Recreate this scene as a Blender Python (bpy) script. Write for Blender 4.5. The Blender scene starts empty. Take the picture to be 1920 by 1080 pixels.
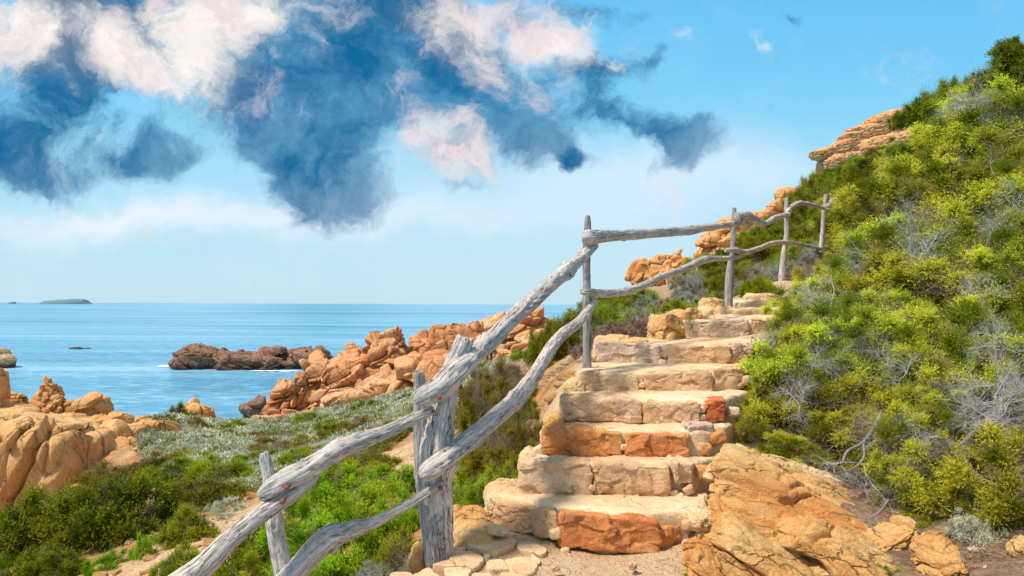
import bpy, math, random
import numpy as np
from mathutils import Matrix, Vector
rng = np.random.default_rng(7)
random.seed(7)
scene = bpy.context.scene
COL = scene.collection
F = 1400.0
EYE = 12.0

# ------------------------------------------------------------------ camera
cam_d = bpy.data.cameras.new('camera'); cam = bpy.data.objects.new('camera', cam_d); COL.objects.link(cam)
cam_d.sensor_width = 36; cam_d.lens = 36 * F / 1920; cam_d.clip_start = .05; cam_d.clip_end = 60000
PITCH = math.atan(30.5 / F); ROLL = math.radians(.22)
Rm = Matrix.Rotation(math.pi/2 + PITCH, 3, 'X') @ Matrix.Rotation(ROLL, 3, 'Z')
cam.matrix_world = Matrix.Translation((0, 0, EYE)) @ Rm.to_4x4()
scene.camera = cam
RM = np.array(Rm)
def P(px, py, Y):
    d = RM @ np.array([(px-960)/F, (540-py)/F, -1.0])
    return np.array([0, 0, EYE]) + d * (Y / d[1])

# ------------------------------------------------------------------ numpy noise
def _h(i, j, k, s=0):
    n = (i.astype(np.int64)*73856093) ^ (j.astype(np.int64)*19349663) ^ (k.astype(np.int64)*83492791) ^ (s*2654435761)
    n = (n ^ (n >> 13)) * 1274126177 & 0x7fffffff
    n = (n ^ (n >> 15)) * 668265263 & 0x7fffffff
    return ((n ^ (n >> 11)) & 0xffff) / 65535.0
def vnoise(p, s=0):
    f = np.floor(p); t = p - f; t = t*t*(3-2*t); f = f.astype(np.int64)
    i, j, k = f[:,0], f[:,1], f[:,2]; x, y, z = t[:,0], t[:,1], t[:,2]
    def L(a, b, w): return a + (b-a)*w
    r = L(L(L(_h(i,j,k,s), _h(i+1,j,k,s), x), L(_h(i,j+1,k,s), _h(i+1,j+1,k,s), x), y),
          L(L(_h(i,j,k+1,s), _h(i+1,j,k+1,s), x), L(_h(i,j+1,k+1,s), _h(i+1,j+1,k+1,s), x), y), z)
    return r*2-1
def fbm(p, o=4, s=0, g=.5):
    p = np.asarray(p, float); a = 1; r = 0; n = 0
    for q in range(o):
        r = r + a*vnoise(p*(2.03**q) + 17.3*q, s+q); n += a; a *= g
    return r/n
def voro(p, s=0, tilt=False):
    f = np.floor(p).astype(np.int64); n = len(p)
    d1 = np.full(n, 9.); d2 = np.full(n, 9.); idv = np.zeros(n); til = np.zeros(n)
    for a in (-1,0,1):
        for b in (-1,0,1):
            for c in (-1,0,1):
                i, j, k = f[:,0]+a, f[:,1]+b, f[:,2]+c
                dx = i + .1+.8*_h(i,j,k,s+1) - p[:,0]; dy = j + .1+.8*_h(i,j,k,s+2) - p[:,1]; dz = k + .1+.8*_h(i,j,k,s+3) - p[:,2]
                d = np.sqrt(dx*dx+dy*dy+dz*dz)
                m = d < d1
                d2 = np.where(m, d1, np.minimum(d2, d)); idv = np.where(m, _h(i,j,k,s+4), idv); til = np.where(m, dx*(_h(i,j,k,s+5)-.5)+dy*(_h(i,j,k,s+6)-.5)+dz*(_h(i,j,k,s+7)-.5), til); d1 = np.where(m, d, d1)
    return (d1, d2-d1, idv, til*2) if tilt else (d1, d2-d1, idv)
def sm(a, b, x):
    t = np.clip((x-a)/(b-a), 0, 1); return t*t*(3-2*t)
def rotm(rx, ry, rz):
    return np.array(Matrix.Rotation(math.radians(rz),3,'Z') @ Matrix.Rotation(math.radians(ry),3,'Y') @ Matrix.Rotation(math.radians(rx),3,'X'))

# ------------------------------------------------------------------ mesh / object helpers
def mk_mesh(name, V, faces, smooth=True, attr=None, uv=None):
    V = np.ascontiguousarray(V, dtype=np.float32)
    me = bpy.data.meshes.new(name)
    if not isinstance(faces, list): faces = [faces]
    faces = [np.asarray(f, dtype=np.int32) for f in faces if len(f)]
    nl = sum(f.size for f in faces); nf = sum(len(f) for f in faces)
    me.vertices.add(len(V)); me.vertices.foreach_set('co', V.ravel())
    me.loops.add(nl); me.polygons.add(nf)
    me.loops.foreach_set('vertex_index', np.concatenate([f.ravel() for f in faces]))
    tot = np.concatenate([np.full(len(f), f.shape[1], np.int32) for f in faces])
    me.polygons.foreach_set('loop_start', np.concatenate([[0], np.cumsum(tot)[:-1]]).astype(np.int32))
    me.polygons.foreach_set('loop_total', tot)
    me.polygons.foreach_set('use_smooth', np.full(nf, smooth))
    me.update(calc_edges=True)
    if attr is not None:
        a = me.color_attributes.new('vc', 'FLOAT_COLOR', 'POINT')
        c = np.ones((len(V), 4), np.float32); c[:, :attr.shape[1]] = attr
        a.data.foreach_set('color', c.ravel())
    if uv is not None:
        l = me.uv_layers.new(name='UVMap')
        vi = np.concatenate([f.ravel() for f in faces])
        l.data.foreach_set('uv', np.ascontiguousarray(uv[vi], np.float32).ravel())
    return me
def obj(name, me, mat, parent=None, loc=None):
    o = bpy.data.objects.new(name, me); COL.objects.link(o)
    if mat is not None and me is not None and not me.materials: me.materials.append(mat)
    if parent is not None: o.parent = parent
    if loc is not None: o.location = loc
    return o
def tag(o, label, cat, group=None, kind=None):
    o['label'] = label; o['category'] = cat
    if group: o['group'] = group
    if kind: o['kind'] = kind
    return o
def empty(name, loc, label, cat, group=None):
    o = bpy.data.objects.new(name, None); COL.objects.link(o); o.location = loc; o.empty_display_size = .2
    return tag(o, label, cat, group)
class MB:
    def __init__(s): s.V=[]; s.Q=[]; s.T=[]; s.A=[]; s.U=[]; s.n=0
    def add(s, V, Q=None, T=None, A=None, U=None):
        s.V.append(V)
        if Q is not None and len(Q): s.Q.append(np.asarray(Q)+s.n)
        if T is not None and len(T): s.T.append(np.asarray(T)+s.n)
        if A is not None: s.A.append(A)
        if U is not None: s.U.append(U)
        s.n += len(V)
    def mesh(s, name, origin=None, smooth=True):
        V = np.concatenate(s.V)
        if origin is not None: V = V - np.asarray(origin)
        fs = []
        if s.Q: fs.append(np.concatenate(s.Q))
        if s.T: fs.append(np.concatenate(s.T))
        return mk_mesh(name, V, fs, smooth, np.concatenate(s.A) if s.A else None, np.concatenate(s.U) if s.U else None)

# ------------------------------------------------------------------ node helpers
def new_mat(name):
    m = bpy.data.materials.new(name); m.use_nodes = True
    nt = m.node_tree; nt.nodes.clear()
    return m, nt
class N:
    def __init__(s, nt): s.nt = nt
    def n(s, t, **k):
        nd = s.nt.nodes.new(t)
        for a, b in k.items():
            if a.startswith('_'): nd.inputs[a[1:]].default_value = b
            else: setattr(nd, a, b)
        return nd
    def l(s, a, b): s.nt.links.new(a, b)
    def set(s, sock, v):
        if hasattr(v, 'node'): s.l(v, sock)
        elif isinstance(v, (tuple, list)) and len(v) == 3 and sock.type == 'RGBA': sock.default_value = (*v, 1)
        else: sock.default_value = v
    def math(s, op, a, b=0.0, c=0.0, clamp=False):
        nd = s.nt.nodes.new('ShaderNodeMath'); nd.operation = op; nd.use_clamp = clamp
        s.set(nd.inputs[0], a); s.set(nd.inputs[1], b); s.set(nd.inputs[2], c); return nd.outputs[0]
    def vmath(s, op, a, b=(0,0,0)):
        nd = s.nt.nodes.new('ShaderNodeVectorMath'); nd.operation = op
        s.set(nd.inputs[0], a); s.set(nd.inputs[1], b); return nd.outputs[0]
    def mix(s, f, a, b, mode='MIX'):
        nd = s.nt.nodes.new('ShaderNodeMix'); nd.data_type = 'RGBA'; nd.blend_type = mode
        s.set(nd.inputs[0], f); s.set(nd.inputs[6], a); s.set(nd.inputs[7], b); return nd.outputs[2]
    def noise(s, vec, scale, detail=4, rough=.55, dist=0., out=0):
        nd = s.nt.nodes.new('ShaderNodeTexNoise'); nd.inputs['Scale'].default_value = scale; nd.inputs['Detail'].default_value = detail
        nd.inputs['Roughness'].default_value = rough; nd.inputs['Distortion'].default_value = dist
        s.set(nd.inputs['Vector'], vec); return nd.outputs[out]
    def step(s, x, a, b):
        nd = s.nt.nodes.new('ShaderNodeMapRange'); nd.interpolation_type = 'SMOOTHSTEP'
        s.set(nd.inputs[0], x); nd.inputs[1].default_value = a; nd.inputs[2].default_value = b; return nd.outputs[0]
    def ramp(s, x, pts):
        nd = s.nt.nodes.new('ShaderNodeValToRGB'); e = nd.color_ramp.elements
        while len(e) < len(pts): e.new(.5)
        for k, (p, c) in enumerate(pts): e[k].position = p; e[k].color = (*c, 1)
        s.set(nd.inputs[0], x); return nd.outputs[0]
    def bump(s, h, strength, dist, nrm=None):
        nd = s.nt.nodes.new('ShaderNodeBump'); nd.inputs['Strength'].default_value = strength; nd.inputs['Distance'].default_value = dist
        s.set(nd.inputs['Height'], h)
        if nrm is not None: s.l(nrm, nd.inputs['Normal'])
        return nd.outputs[0]

def rock_mat(name, c_lo, c_mid, c_hi, scale=1., lichen=None, crack=1., bump=.6, stretch=(1,1,1), rot=(0,0,0), stain=(.30,.10,.04), stain_amt=.5, detail_size=None, crack_amt=.7, wet=False):
    m, nt = new_mat(name); s = N(nt)
    tc = s.n('ShaderNodeTexCoord'); oi = s.n('ShaderNodeObjectInfo')
    mp = s.n('ShaderNodeMapping'); mp.inputs['Scale'].default_value = stretch; mp.inputs['Rotation'].default_value = [math.radians(a) for a in rot]
    off = s.math('MULTIPLY', oi.outputs['Random'], 37.)
    v0 = s.vmath('ADD', tc.outputs['Object'], off); s.l(v0, mp.inputs['Vector']); v = mp.outputs[0]
    ds = detail_size or scale
    n1 = s.noise(v, scale*.7, 5, .6, .4); n2 = s.noise(v, scale*4, 6, .65); n3 = s.noise(v0, ds*40, 5, .75)
    c = s.ramp(n1, [(.32, c_lo), (.5, c_mid), (.68, c_hi)])
    c = s.mix(s.math('MULTIPLY', s.step(n2, .5, .72), stain_amt*1.25), c, stain)
    pale = tuple(min(.9, q*1.25+.06) for q in c_hi)
    c = s.mix(s.math('MULTIPLY', s.step(s.noise(v, scale*9, 5, .7), .55, .7), .45), c, pale)
    c = s.mix(s.math('MULTIPLY', s.step(n3, .52, .66), .6), c, tuple(q*.42 for q in c_lo))
    c = s.mix(s.math('MULTIPLY', s.step(n3, .46, .30), .30), c, pale)
    if lichen: c = s.mix(s.math('MULTIPLY', s.step(s.noise(v0, scale*2.2, 5, .7), .54, .64), lichen[3]), c, lichen[:3])
    vo = s.n('ShaderNodeTexVoronoi', feature='DISTANCE_TO_EDGE'); vo.inputs['Scale'].default_value = scale*2.2*crack
    wv = s.vmath('ADD', v, s.vmath('SCALE', s.noise(v, scale*3, 3, .6, out=1), (0,0,0)))
    # warped coordinates for irregular hairline cracks
    sc = s.n('ShaderNodeVectorMath', operation='SCALE'); s.l(s.noise(v, scale*1.6, 4, .65, out=1), sc.inputs[0]); sc.inputs['Scale'].default_value = .55/scale
    s.l(s.vmath('ADD', v, sc.outputs[0]), vo.inputs['Vector'])
    ck = s.step(vo.outputs['Distance'], 0., .035)
    ckm = s.math('MAXIMUM', ck, s.step(s.noise(v0, scale*1.3, 2), .40, .52))
    c = s.mix(s.math('MULTIPLY', s.math('SUBTRACT', 1., ckm), crack_amt), c, tuple(q*.28 for q in c_lo))
    if wet:
        ge = s.n('ShaderNodeNewGeometry'); gs = s.n('ShaderNodeSeparateXYZ'); s.l(ge.outputs['Position'], gs.inputs[0])
        wz = s.math('SUBTRACT', gs.outputs[2], s.math('MULTIPLY', n2, 1.2)); c = s.mix(s.math('MULTIPLY', s.step(wz, .45, -.15), .8), c, (.05,.035,.025))
    b = s.n('ShaderNodeBsdfPrincipled'); s.l(c, b.inputs['Base Color']); b.inputs['Roughness'].default_value = .88; b.inputs['Specular IOR Level'].default_value = .25
    h = s.math('ADD', s.math('MULTIPLY', s.noise(v, scale*6, 8, .72), 1.), s.math('MULTIPLY', ckm, .45))
    h = s.math('ADD', h, s.math('MULTIPLY', n3, .28))
    s.l(s.bump(h, bump, .12/scale), b.inputs['Normal'])
    o = s.n('ShaderNodeOutputMaterial'); s.l(b.outputs[0], o.inputs[0])
    return m
def leaf_mat(name, dark, mid, tip, dead=(.16,.09,.035), dead_amt=.12, var=.35, trans=.35):
    m, nt = new_mat(name); s = N(nt)
    a = s.n('ShaderNodeAttribute', attribute_name='vc'); sp = s.n('ShaderNodeSeparateColor'); s.l(a.outputs['Color'], sp.inputs[0])
    oi = s.n('ShaderNodeObjectInfo')
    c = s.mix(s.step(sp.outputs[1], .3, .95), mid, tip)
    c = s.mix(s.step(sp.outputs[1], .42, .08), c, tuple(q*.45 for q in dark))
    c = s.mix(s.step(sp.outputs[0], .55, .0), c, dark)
    c = s.mix(s.step(sp.outputs[2], 1-dead_amt, 1-dead_amt*.5), c, dead)
    hs = s.n('ShaderNodeHueSaturation'); s.l(c, hs.inputs['Color'])
    s.l(s.math('ADD', .5-.02, s.math('MULTIPLY', oi.outputs['Random'], .055)), hs.inputs['Hue'])
    s.l(s.math('ADD', 1-var*.5, s.math('MULTIPLY', s.math('ADD', oi.outputs['Random'], sp.outputs[0]), var*.5)), hs.inputs['Value'])
    d = s.n('ShaderNodeBsdfDiffuse'); t = s.n('ShaderNodeBsdfTranslucent'); s.l(hs.outputs[0], d.inputs[0]); s.l(hs.outputs[0], t.inputs[0])
    mx = s.n('ShaderNodeMixShader'); mx.inputs[0].default_value = trans; s.l(d.outputs[0], mx.inputs[1]); s.l(t.outputs[0], mx.inputs[2])
    o = s.n('ShaderNodeOutputMaterial'); s.l(mx.outputs[0], o.inputs[0]); return m
def plain_mat(name, c1, c2, scale=20, rough=.8, bump=.2):
    m, nt = new_mat(name); s = N(nt); tc = s.n('ShaderNodeTexCoord')
    n = s.noise(tc.outputs['Object'], scale, 4); c = s.mix(n, c1, c2)
    b = s.n('ShaderNodeBsdfPrincipled'); s.l(c, b.inputs['Base Color']); b.inputs['Roughness'].default_value = rough
    s.l(s.bump(n, bump, .02), b.inputs['Normal'])
    o = s.n('ShaderNodeOutputMaterial'); s.l(b.outputs[0], o.inputs[0]); return m

# ------------------------------------------------------------------ materials
M = {}
M['headland'] = rock_mat('orange_granite', (.52,.20,.075), (.76,.38,.17), (.84,.53,.29), .25, None, 1.2, .7, stain=(.66,.24,.08), stain_amt=.4, detail_size=.12, wet=True)
M['cliff'] = rock_mat('ochre_granite', (.66,.26,.08), (.82,.42,.15), (.86,.54,.26), .4, None, .9, .7, (1,1,.45), stain=(.62,.27,.16), stain_amt=.4, detail_size=.25)
M['islet'] = rock_mat('wet_brown_granite', (.20,.11,.075), (.36,.19,.12), (.48,.25,.14), .12, (.20,.16,.13,.5), 1.3, .8, detail_size=.06, wet=True)
M['slabs'] = rock_mat('layered_granite', (.62,.24,.08), (.80,.38,.15), (.84,.52,.28), .5, None, 1.2, .7, (1,1,2.2), detail_size=.12)
M['bedrock'] = rock_mat('bedrock_gold', (.78,.33,.085), (.88,.50,.18), (.92,.68,.37), 1.5, None, .8, .8, (.6,1.6,1.6), (0,35,0), stain=(.62,.22,.05), stain_amt=.55, detail_size=1.6)
M['stair_tan'] = rock_mat('tan_dressed_granite', (.60,.33,.16), (.76,.46,.25), (.85,.60,.39), 3., None, .35, .7, stain=(.50,.26,.10), stain_amt=.5, detail_size=2.2, crack_amt=.12)
M['stair_pink'] = rock_mat('pinkish_dressed_granite', (.56,.36,.25), (.70,.48,.35), (.80,.62,.48), 3., None, .35, .8, stain=(.40,.25,.17), stain_amt=.5, detail_size=2.2, crack_amt=.12)
M['stair_orange'] = rock_mat('orange_dressed_granite', (.66,.22,.06), (.76,.33,.11), (.80,.47,.20), 2.6, None, .35, .7, stain=(.48,.11,.05), stain_amt=.6, detail_size=2., crack_amt=.12)
M['stair_stained'] = rock_mat('stained_dressed_granite', (.62,.18,.05), (.72,.28,.09), (.74,.42,.17), 3., (.34,.13,.07,.5), .35, .7, stain=(.55,.12,.03), stain_amt=.5, detail_size=2., crack_amt=.12)
M['stair_red'] = rock_mat('red_dressed_granite', (.48,.08,.02), (.62,.15,.04), (.62,.26,.10), 3., None, .5, .6, stain=(.5,.07,.02), stain_amt=.5, detail_size=2., crack_amt=.12)
M['tread'] = rock_mat('cream_mortar_tread', (.66,.40,.20), (.80,.56,.33), (.87,.68,.45), 2.2, None, .7, .45, stain=(.70,.34,.12), stain_amt=.6, detail_size=2.)
M['flag'] = rock_mat('cream_flagstone', (.60,.37,.19), (.74,.50,.28), (.83,.62,.39), 3.5, (.55,.48,.38,.4), .5, .5, stain=(.75,.38,.15), stain_amt=.4, detail_size=2.)

def wood_mat(name, lo, hi, crackc=(.07,.055,.05)):
    m, nt = new_mat(name); s = N(nt)
    uv = s.n('ShaderNodeUVMap', uv_map='UVMap'); mp = s.n('ShaderNodeMapping'); mp.inputs['Scale'].default_value = (9, 1.0, 1); s.l(uv.outputs[0], mp.inputs[0])
    tc = s.n('ShaderNodeTexCoord')
    # bend the grain
    w = s.n('ShaderNodeVectorMath', operation='SCALE'); s.l(s.noise(tc.outputs['Object'], 7, 2, .5, out=1), w.inputs[0]); w.inputs['Scale'].default_value = .8
    v = s.vmath('ADD', mp.outputs[0], w.outputs[0])
    g = s.noise(v, 2.2, 7, .65); g2 = s.noise(v, 6, 5, .7)
    c = s.mix(s.step(g, .3, .7), lo, hi)
    c = s.mix(s.math('MULTIPLY', s.step(s.noise(tc.outputs['Object'], 5, 4, .6), .45, .68), .5), c, tuple((q*.8+r) for q, r in zip(hi, (.10,.07,.045))))
    ck = s.math('ABSOLUTE', s.math('SUBTRACT', s.noise(v, 1.1, 3, .5), .5)); ckm = s.step(ck, .0, .024)
    gate = s.step(s.noise(tc.outputs['Object'], 4, 2), .42, .5); ckm = s.math('MAXIMUM', ckm, s.math('SUBTRACT', 1., gate))
    ck2 = s.math('ABSOLUTE', s.math('SUBTRACT', s.noise(v, 3.1, 2, .5), .47)); ck2 = s.step(ck2, 0, .02)
    c = s.mix(s.math('MULTIPLY', s.math('SUBTRACT', 1., ckm), .85), c, crackc)
    c = s.mix(s.math('MULTIPLY', s.math('SUBTRACT', 1., ck2), .55), c, crackc)
    b = s.n('ShaderNodeBsdfPrincipled'); s.l(c, b.inputs['Base Color']); b.inputs['Roughness'].default_value = .85; b.inputs['Specular IOR Level'].default_value = .2
    h = s.math('ADD', s.math('MULTIPLY', g, .5), s.math('ADD', s.math('MULTIPLY', ckm, .8), s.math('ADD', s.math('MULTIPLY', ck2, .3), s.math('MULTIPLY', g2, .35))))
    s.l(s.bump(h, .8, .012), b.inputs['Normal'])
    o = s.n('ShaderNodeOutputMaterial'); s.l(b.outputs[0], o.inputs[0]); return m
M['wood'] = wood_mat('weathered_silver_wood', (.36,.31,.275), (.82,.73,.655))
M['wood_dark'] = wood_mat('weathered_grey_wood', (.27,.25,.235), (.48,.44,.41))
M['rust'] = plain_mat('rusty_iron', (.20,.055,.03), (.34,.12,.06), 60, .9)
M['twig'] = plain_mat('grey_dead_twig', (.34,.31,.30), (.52,.49,.48), 30)
M['bark'] = plain_mat('brown_branch', (.20,.14,.11), (.34,.26,.21), 30)
M['berry'] = plain_mat('juniper_berry', (.36,.25,.20), (.44,.42,.44), 40)
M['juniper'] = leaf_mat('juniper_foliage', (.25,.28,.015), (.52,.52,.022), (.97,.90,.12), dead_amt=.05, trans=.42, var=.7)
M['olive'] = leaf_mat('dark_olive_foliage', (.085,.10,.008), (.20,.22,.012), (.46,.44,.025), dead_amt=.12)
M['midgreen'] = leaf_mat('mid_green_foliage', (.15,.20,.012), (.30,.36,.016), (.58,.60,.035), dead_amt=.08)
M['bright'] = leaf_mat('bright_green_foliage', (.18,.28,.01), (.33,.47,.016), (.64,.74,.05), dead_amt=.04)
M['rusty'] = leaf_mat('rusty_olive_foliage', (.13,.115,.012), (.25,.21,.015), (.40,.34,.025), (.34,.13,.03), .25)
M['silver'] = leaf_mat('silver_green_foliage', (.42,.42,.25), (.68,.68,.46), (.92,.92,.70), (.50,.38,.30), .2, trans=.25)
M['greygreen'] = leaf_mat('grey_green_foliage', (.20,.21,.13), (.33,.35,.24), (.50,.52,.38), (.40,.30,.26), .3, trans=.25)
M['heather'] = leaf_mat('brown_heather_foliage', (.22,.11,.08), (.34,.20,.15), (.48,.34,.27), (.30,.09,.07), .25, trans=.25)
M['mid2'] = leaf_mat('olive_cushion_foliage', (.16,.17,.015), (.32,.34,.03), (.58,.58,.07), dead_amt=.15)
M['yellow'] = plain_mat('yellow_petal', (.75,.60,.02), (.85,.72,.03))

# ------------------------------------------------------------------ terrain
CP = [ # px, Y, h below eye
(300,2.2,2.2),(-500,2.2,3.0),(700,2.2,1.75),(900,2.2,1.64),(1100,2.2,1.62),(1400,2.2,1.62),(1900,2.2,1.5),(2500,2.2,1.2),
(1000,3.2,1.62),(1250,3.2,1.62),(860,4.4,1.64),(950,4.7,1.62),(1100,4.6,1.61),(1250,4.6,1.6),(1180,4.0,1.61),(750,4.2,1.72),(760,4.7,1.78),(880,5.2,1.62),
(1135,5.2,1.62),(1160,5.9,1.35),(1200,6.7,1.08),(1240,7.6,.82),(1290,9,.66),(1340,10.5,.36),(1390,12,.14),(1420,13.5,-.02),(1445,15,-.22),(1500,16.5,-.5),(1560,18,-.85),
(1368,12.3,.05),(1468,16,-.55),(1540,19,-1.15),
(1050,7.8,.98),(1010,7.5,1.3),(1020,6.3,1.32),(955,6.2,1.5),(915,5.6,1.62),(1085,8.5,.70),(1140,9.5,.52),(1230,11,.36),(1330,13,.22),
(900,9.3,2.1),(880,7,1.95),(860,6.2,1.85),(960,9.5,1.7),(960,12,1.5),(1010,11,1.2),
(650,5.5,2.25),(650,10.5,2.6),(780,5.6,2.0),(500,5,2.35),(540,4.2,2.15),(780,8,2.25),(520,8,2.75),
(850,13,2.15),(740,12,2.57),(450,9.5,2.8),(350,8,2.85),(200,8.5,3.1),(0,9,3.35),(200,5,2.9),(-100,5,3.2),
(100,14,3.85),(200,20,5.3),(250,17,4.15),(350,26,4.9),(280,38,6.1),(50,22,6.9),(130,21,6.3),(50,40,9.5),(-100,34,9),(150,28,5.4),
(500,14,3.4),(500,20,4.1),(450,32,5.8),(430,42,7.3),(430,52,12.6),(340,54,12.6),(250,48,9.5),
(600,13,2.9),(600,28,4.85),(600,44,7.0),(560,55,12),(700,30,4.3),(700,42,5.7),(800,22,2.9),(800,40,4.6),(900,25,2.4),(900,40,3.45),(980,30,2.2),(980,42,3.1),
(700,62,9),(900,64,8),(600,72,14),(900,80,14),(1050,85,12.5),(300,75,15),(0,60,14),(-500,60,15),(-500,5,3.6),(-500,12,5.2),(-500,25,9),(-500,40,12.8),
(1000,14,1.05),(1100,14,.75),(1060,12,.95),(1040,20,1.3),(1050,30,1.2),(1050,45,2.5),
(1200,16,.36),(1150,26,.05),(1250,22,-.15),(1300,30,-.9),(1180,45,-.6),(1240,50,-.9),(1300,45,-1.5),(1330,52,-2.2),(1400,50,-4.3),(1480,48,-5.8),
(1540,45,-6.9),(1630,42,-8.0),(1730,38,-8.4),(1850,30,-8.3),(1920,26,-7.6),
(1200,75,5),(1400,75,2),(1600,72,-2),(1900,60,-5),(2500,60,-8),(1250,60,1),(1500,60,-4),(1750,50,-7),
(1400,30,-1.9),(1500,28,-2.5),(1400,18,-.35),(1550,21,-1.4),(1600,25,-2.6),(1700,22,-3.5),(1800,20,-4.5),(1900,18,-4.9),(1380,40,-2.8),(1550,36,-4.3),(1700,31,-5.6),
(1350,5.0,1.55),(1400,5.6,1.3),(1380,6.3,1.1),(1420,7.2,.88),(1440,8.5,.6),(1450,10,.35),(1500,11.5,.25),(1500,13.5,-.05),
(1500,5.6,1.22),(1600,5,1.36),(1700,4.6,1.42),(1900,4.8,1.3),(1900,5.6,1.1),(1700,6.3,1.2),(1750,7.2,.95),(1800,8.3,.55),(1920,9,.2),(1700,11,.1),(1900,12,-1.1),(1700,15,-1.2),
(1500,4.2,1.52),(1700,3.9,1.45),(1920,3.8,1.38),(2300,5,.8),(2500,10,-1),(2500,25,-8.5),(2300,3.,1.1),(2100,14,-3)]
CP = np.array(CP, float)
def enc(px, Y): return np.stack([px/420., 1.9*np.log(Y)], -1)
def tps(d2): return np.where(d2 > 1e-12, .5*d2*np.log(np.maximum(d2, 1e-12)), 0)
_E = enc(CP[:,0], CP[:,1]); _K = tps(((_E[:,None]-_E[None])**2).sum(-1)) + np.eye(len(CP))*.0015
_Pm = np.concatenate([np.ones((len(CP),1)), _E], 1)
_A = np.block([[_K, _Pm], [_Pm.T, np.zeros((3,3))]])
_W = np.linalg.solve(_A, np.concatenate([CP[:,2], np.zeros(3)]))
TRAIL = np.array([[-2.2,7.2],[-3.2,8.8],[-2.6,10.5],[-1.7,12],[-1.0,13.5],[-.2,15.5],[.3,19]])
TRAIL = np.array([[-3.8,6.5],[-3.55,8],[-3.45,9.3],[-2.7,10.8],[-1.9,12.],[-1.05,13.4],[-.6,16],[-.2,20]])
STAIR = np.array([[.3,2.],[.5,4.9],[.75,5.7],[1.15,6.7],[1.7,8.],[2.35,9.8],[3.2,11.5],[4.3,13.5],[5.1,15],[6.6,17],[8.3,19.5]])
def pdist(x, y, pl):
    best = np.full(x.shape, 1e9)
    for a, b in zip(pl[:-1], pl[1:]):
        d = b-a; t = np.clip(((x-a[0])*d[0]+(y-a[1])*d[1])/(d@d), 0, 1)
        best = np.minimum(best, np.hypot(x-a[0]-t*d[0], y-a[1]-t*d[1]))
    return best
def Hraw(x, Y):
    px = 960 + F*x/Y
    out = np.empty(len(x))
    for i in range(0, len(x), 20000):
        e = enc(px[i:i+20000], Y[i:i+20000])
        k = tps(((e[:,None]-_E[None])**2).sum(-1))
        out[i:i+20000] = k@_W[:-3] + _W[-3] + e@_W[-2:]
    return EYE - out
def Hgt(x, Y, fine=True):
    x = np.atleast_1d(np.asarray(x, float)); Y = np.atleast_1d(np.asarray(Y, float))
    z = Hraw(x, Y)
    calm = sm(.75, 1.6, pdist(x, Y, STAIR)); tr = sm(.4, 1.4, pdist(x, Y, TRAIL))
    p = np.stack([x, Y, np.zeros_like(x)], 1)
    amp = np.clip(Y/14, .25, 2.2)
    z = z + calm*(.10*amp*fbm(p*.9/np.clip(Y/14,.5,3)[:,None]**0, 4, 3)*(.4+.6*tr))
    if fine:
        d1, e, idv = voro(np.stack([x*2.4, Y*2.4, z*2.4], 1), 11)
        z = z + (.02+.98*calm)*(.6+.4*tr)*.085*np.clip(amp,.3,1.4)*(idv-.5)*sm(0,.2,e)
        z = z + (.12+.88*calm)*.026*fbm(p*8, 4, 5)
    return z
def gz(x, y): return float(Hgt(x, y)[0])
def G(px, Y):
    x = (px-960)/F*Y; return np.array([x, Y, gz(x, Y)])

nx, ny = 640, 760
PX = np.linspace(-500, 2500, nx); LY = np.exp(np.linspace(math.log(2.2), math.log(85), ny))
gx, gy = np.meshgrid(PX, LY); gx = ((gx-960)/F*gy).ravel(); gy = gy.ravel()
gzv = Hgt(gx, gy)
idx = np.arange(nx*ny).reshape(ny, nx)
Q = np.stack([idx[:-1,:-1], idx[:-1,1:], idx[1:,1:], idx[1:,:-1]], -1).reshape(-1, 4)
litter = sm(.85, 1.3, gx-np.interp(gy, STAIR[:,1], STAIR[:,0])) * sm(16, 11, gy) * (fbm(np.stack([gx*1.5,gy*1.5,gx*0],1),3,9)*.25+.85)
sandm = np.maximum(sm(1.5, .9, pdist(gx, gy, STAIR)), sm(1.3, .5, pdist(gx, gy, TRAIL)))
farm = sm(13, 20, gy)
ground_me = mk_mesh('ground', np.stack([gx, gy, gzv], 1), Q, True, np.stack([np.clip(sandm,0,1), np.clip(litter,0,1), farm], 1))
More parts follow.
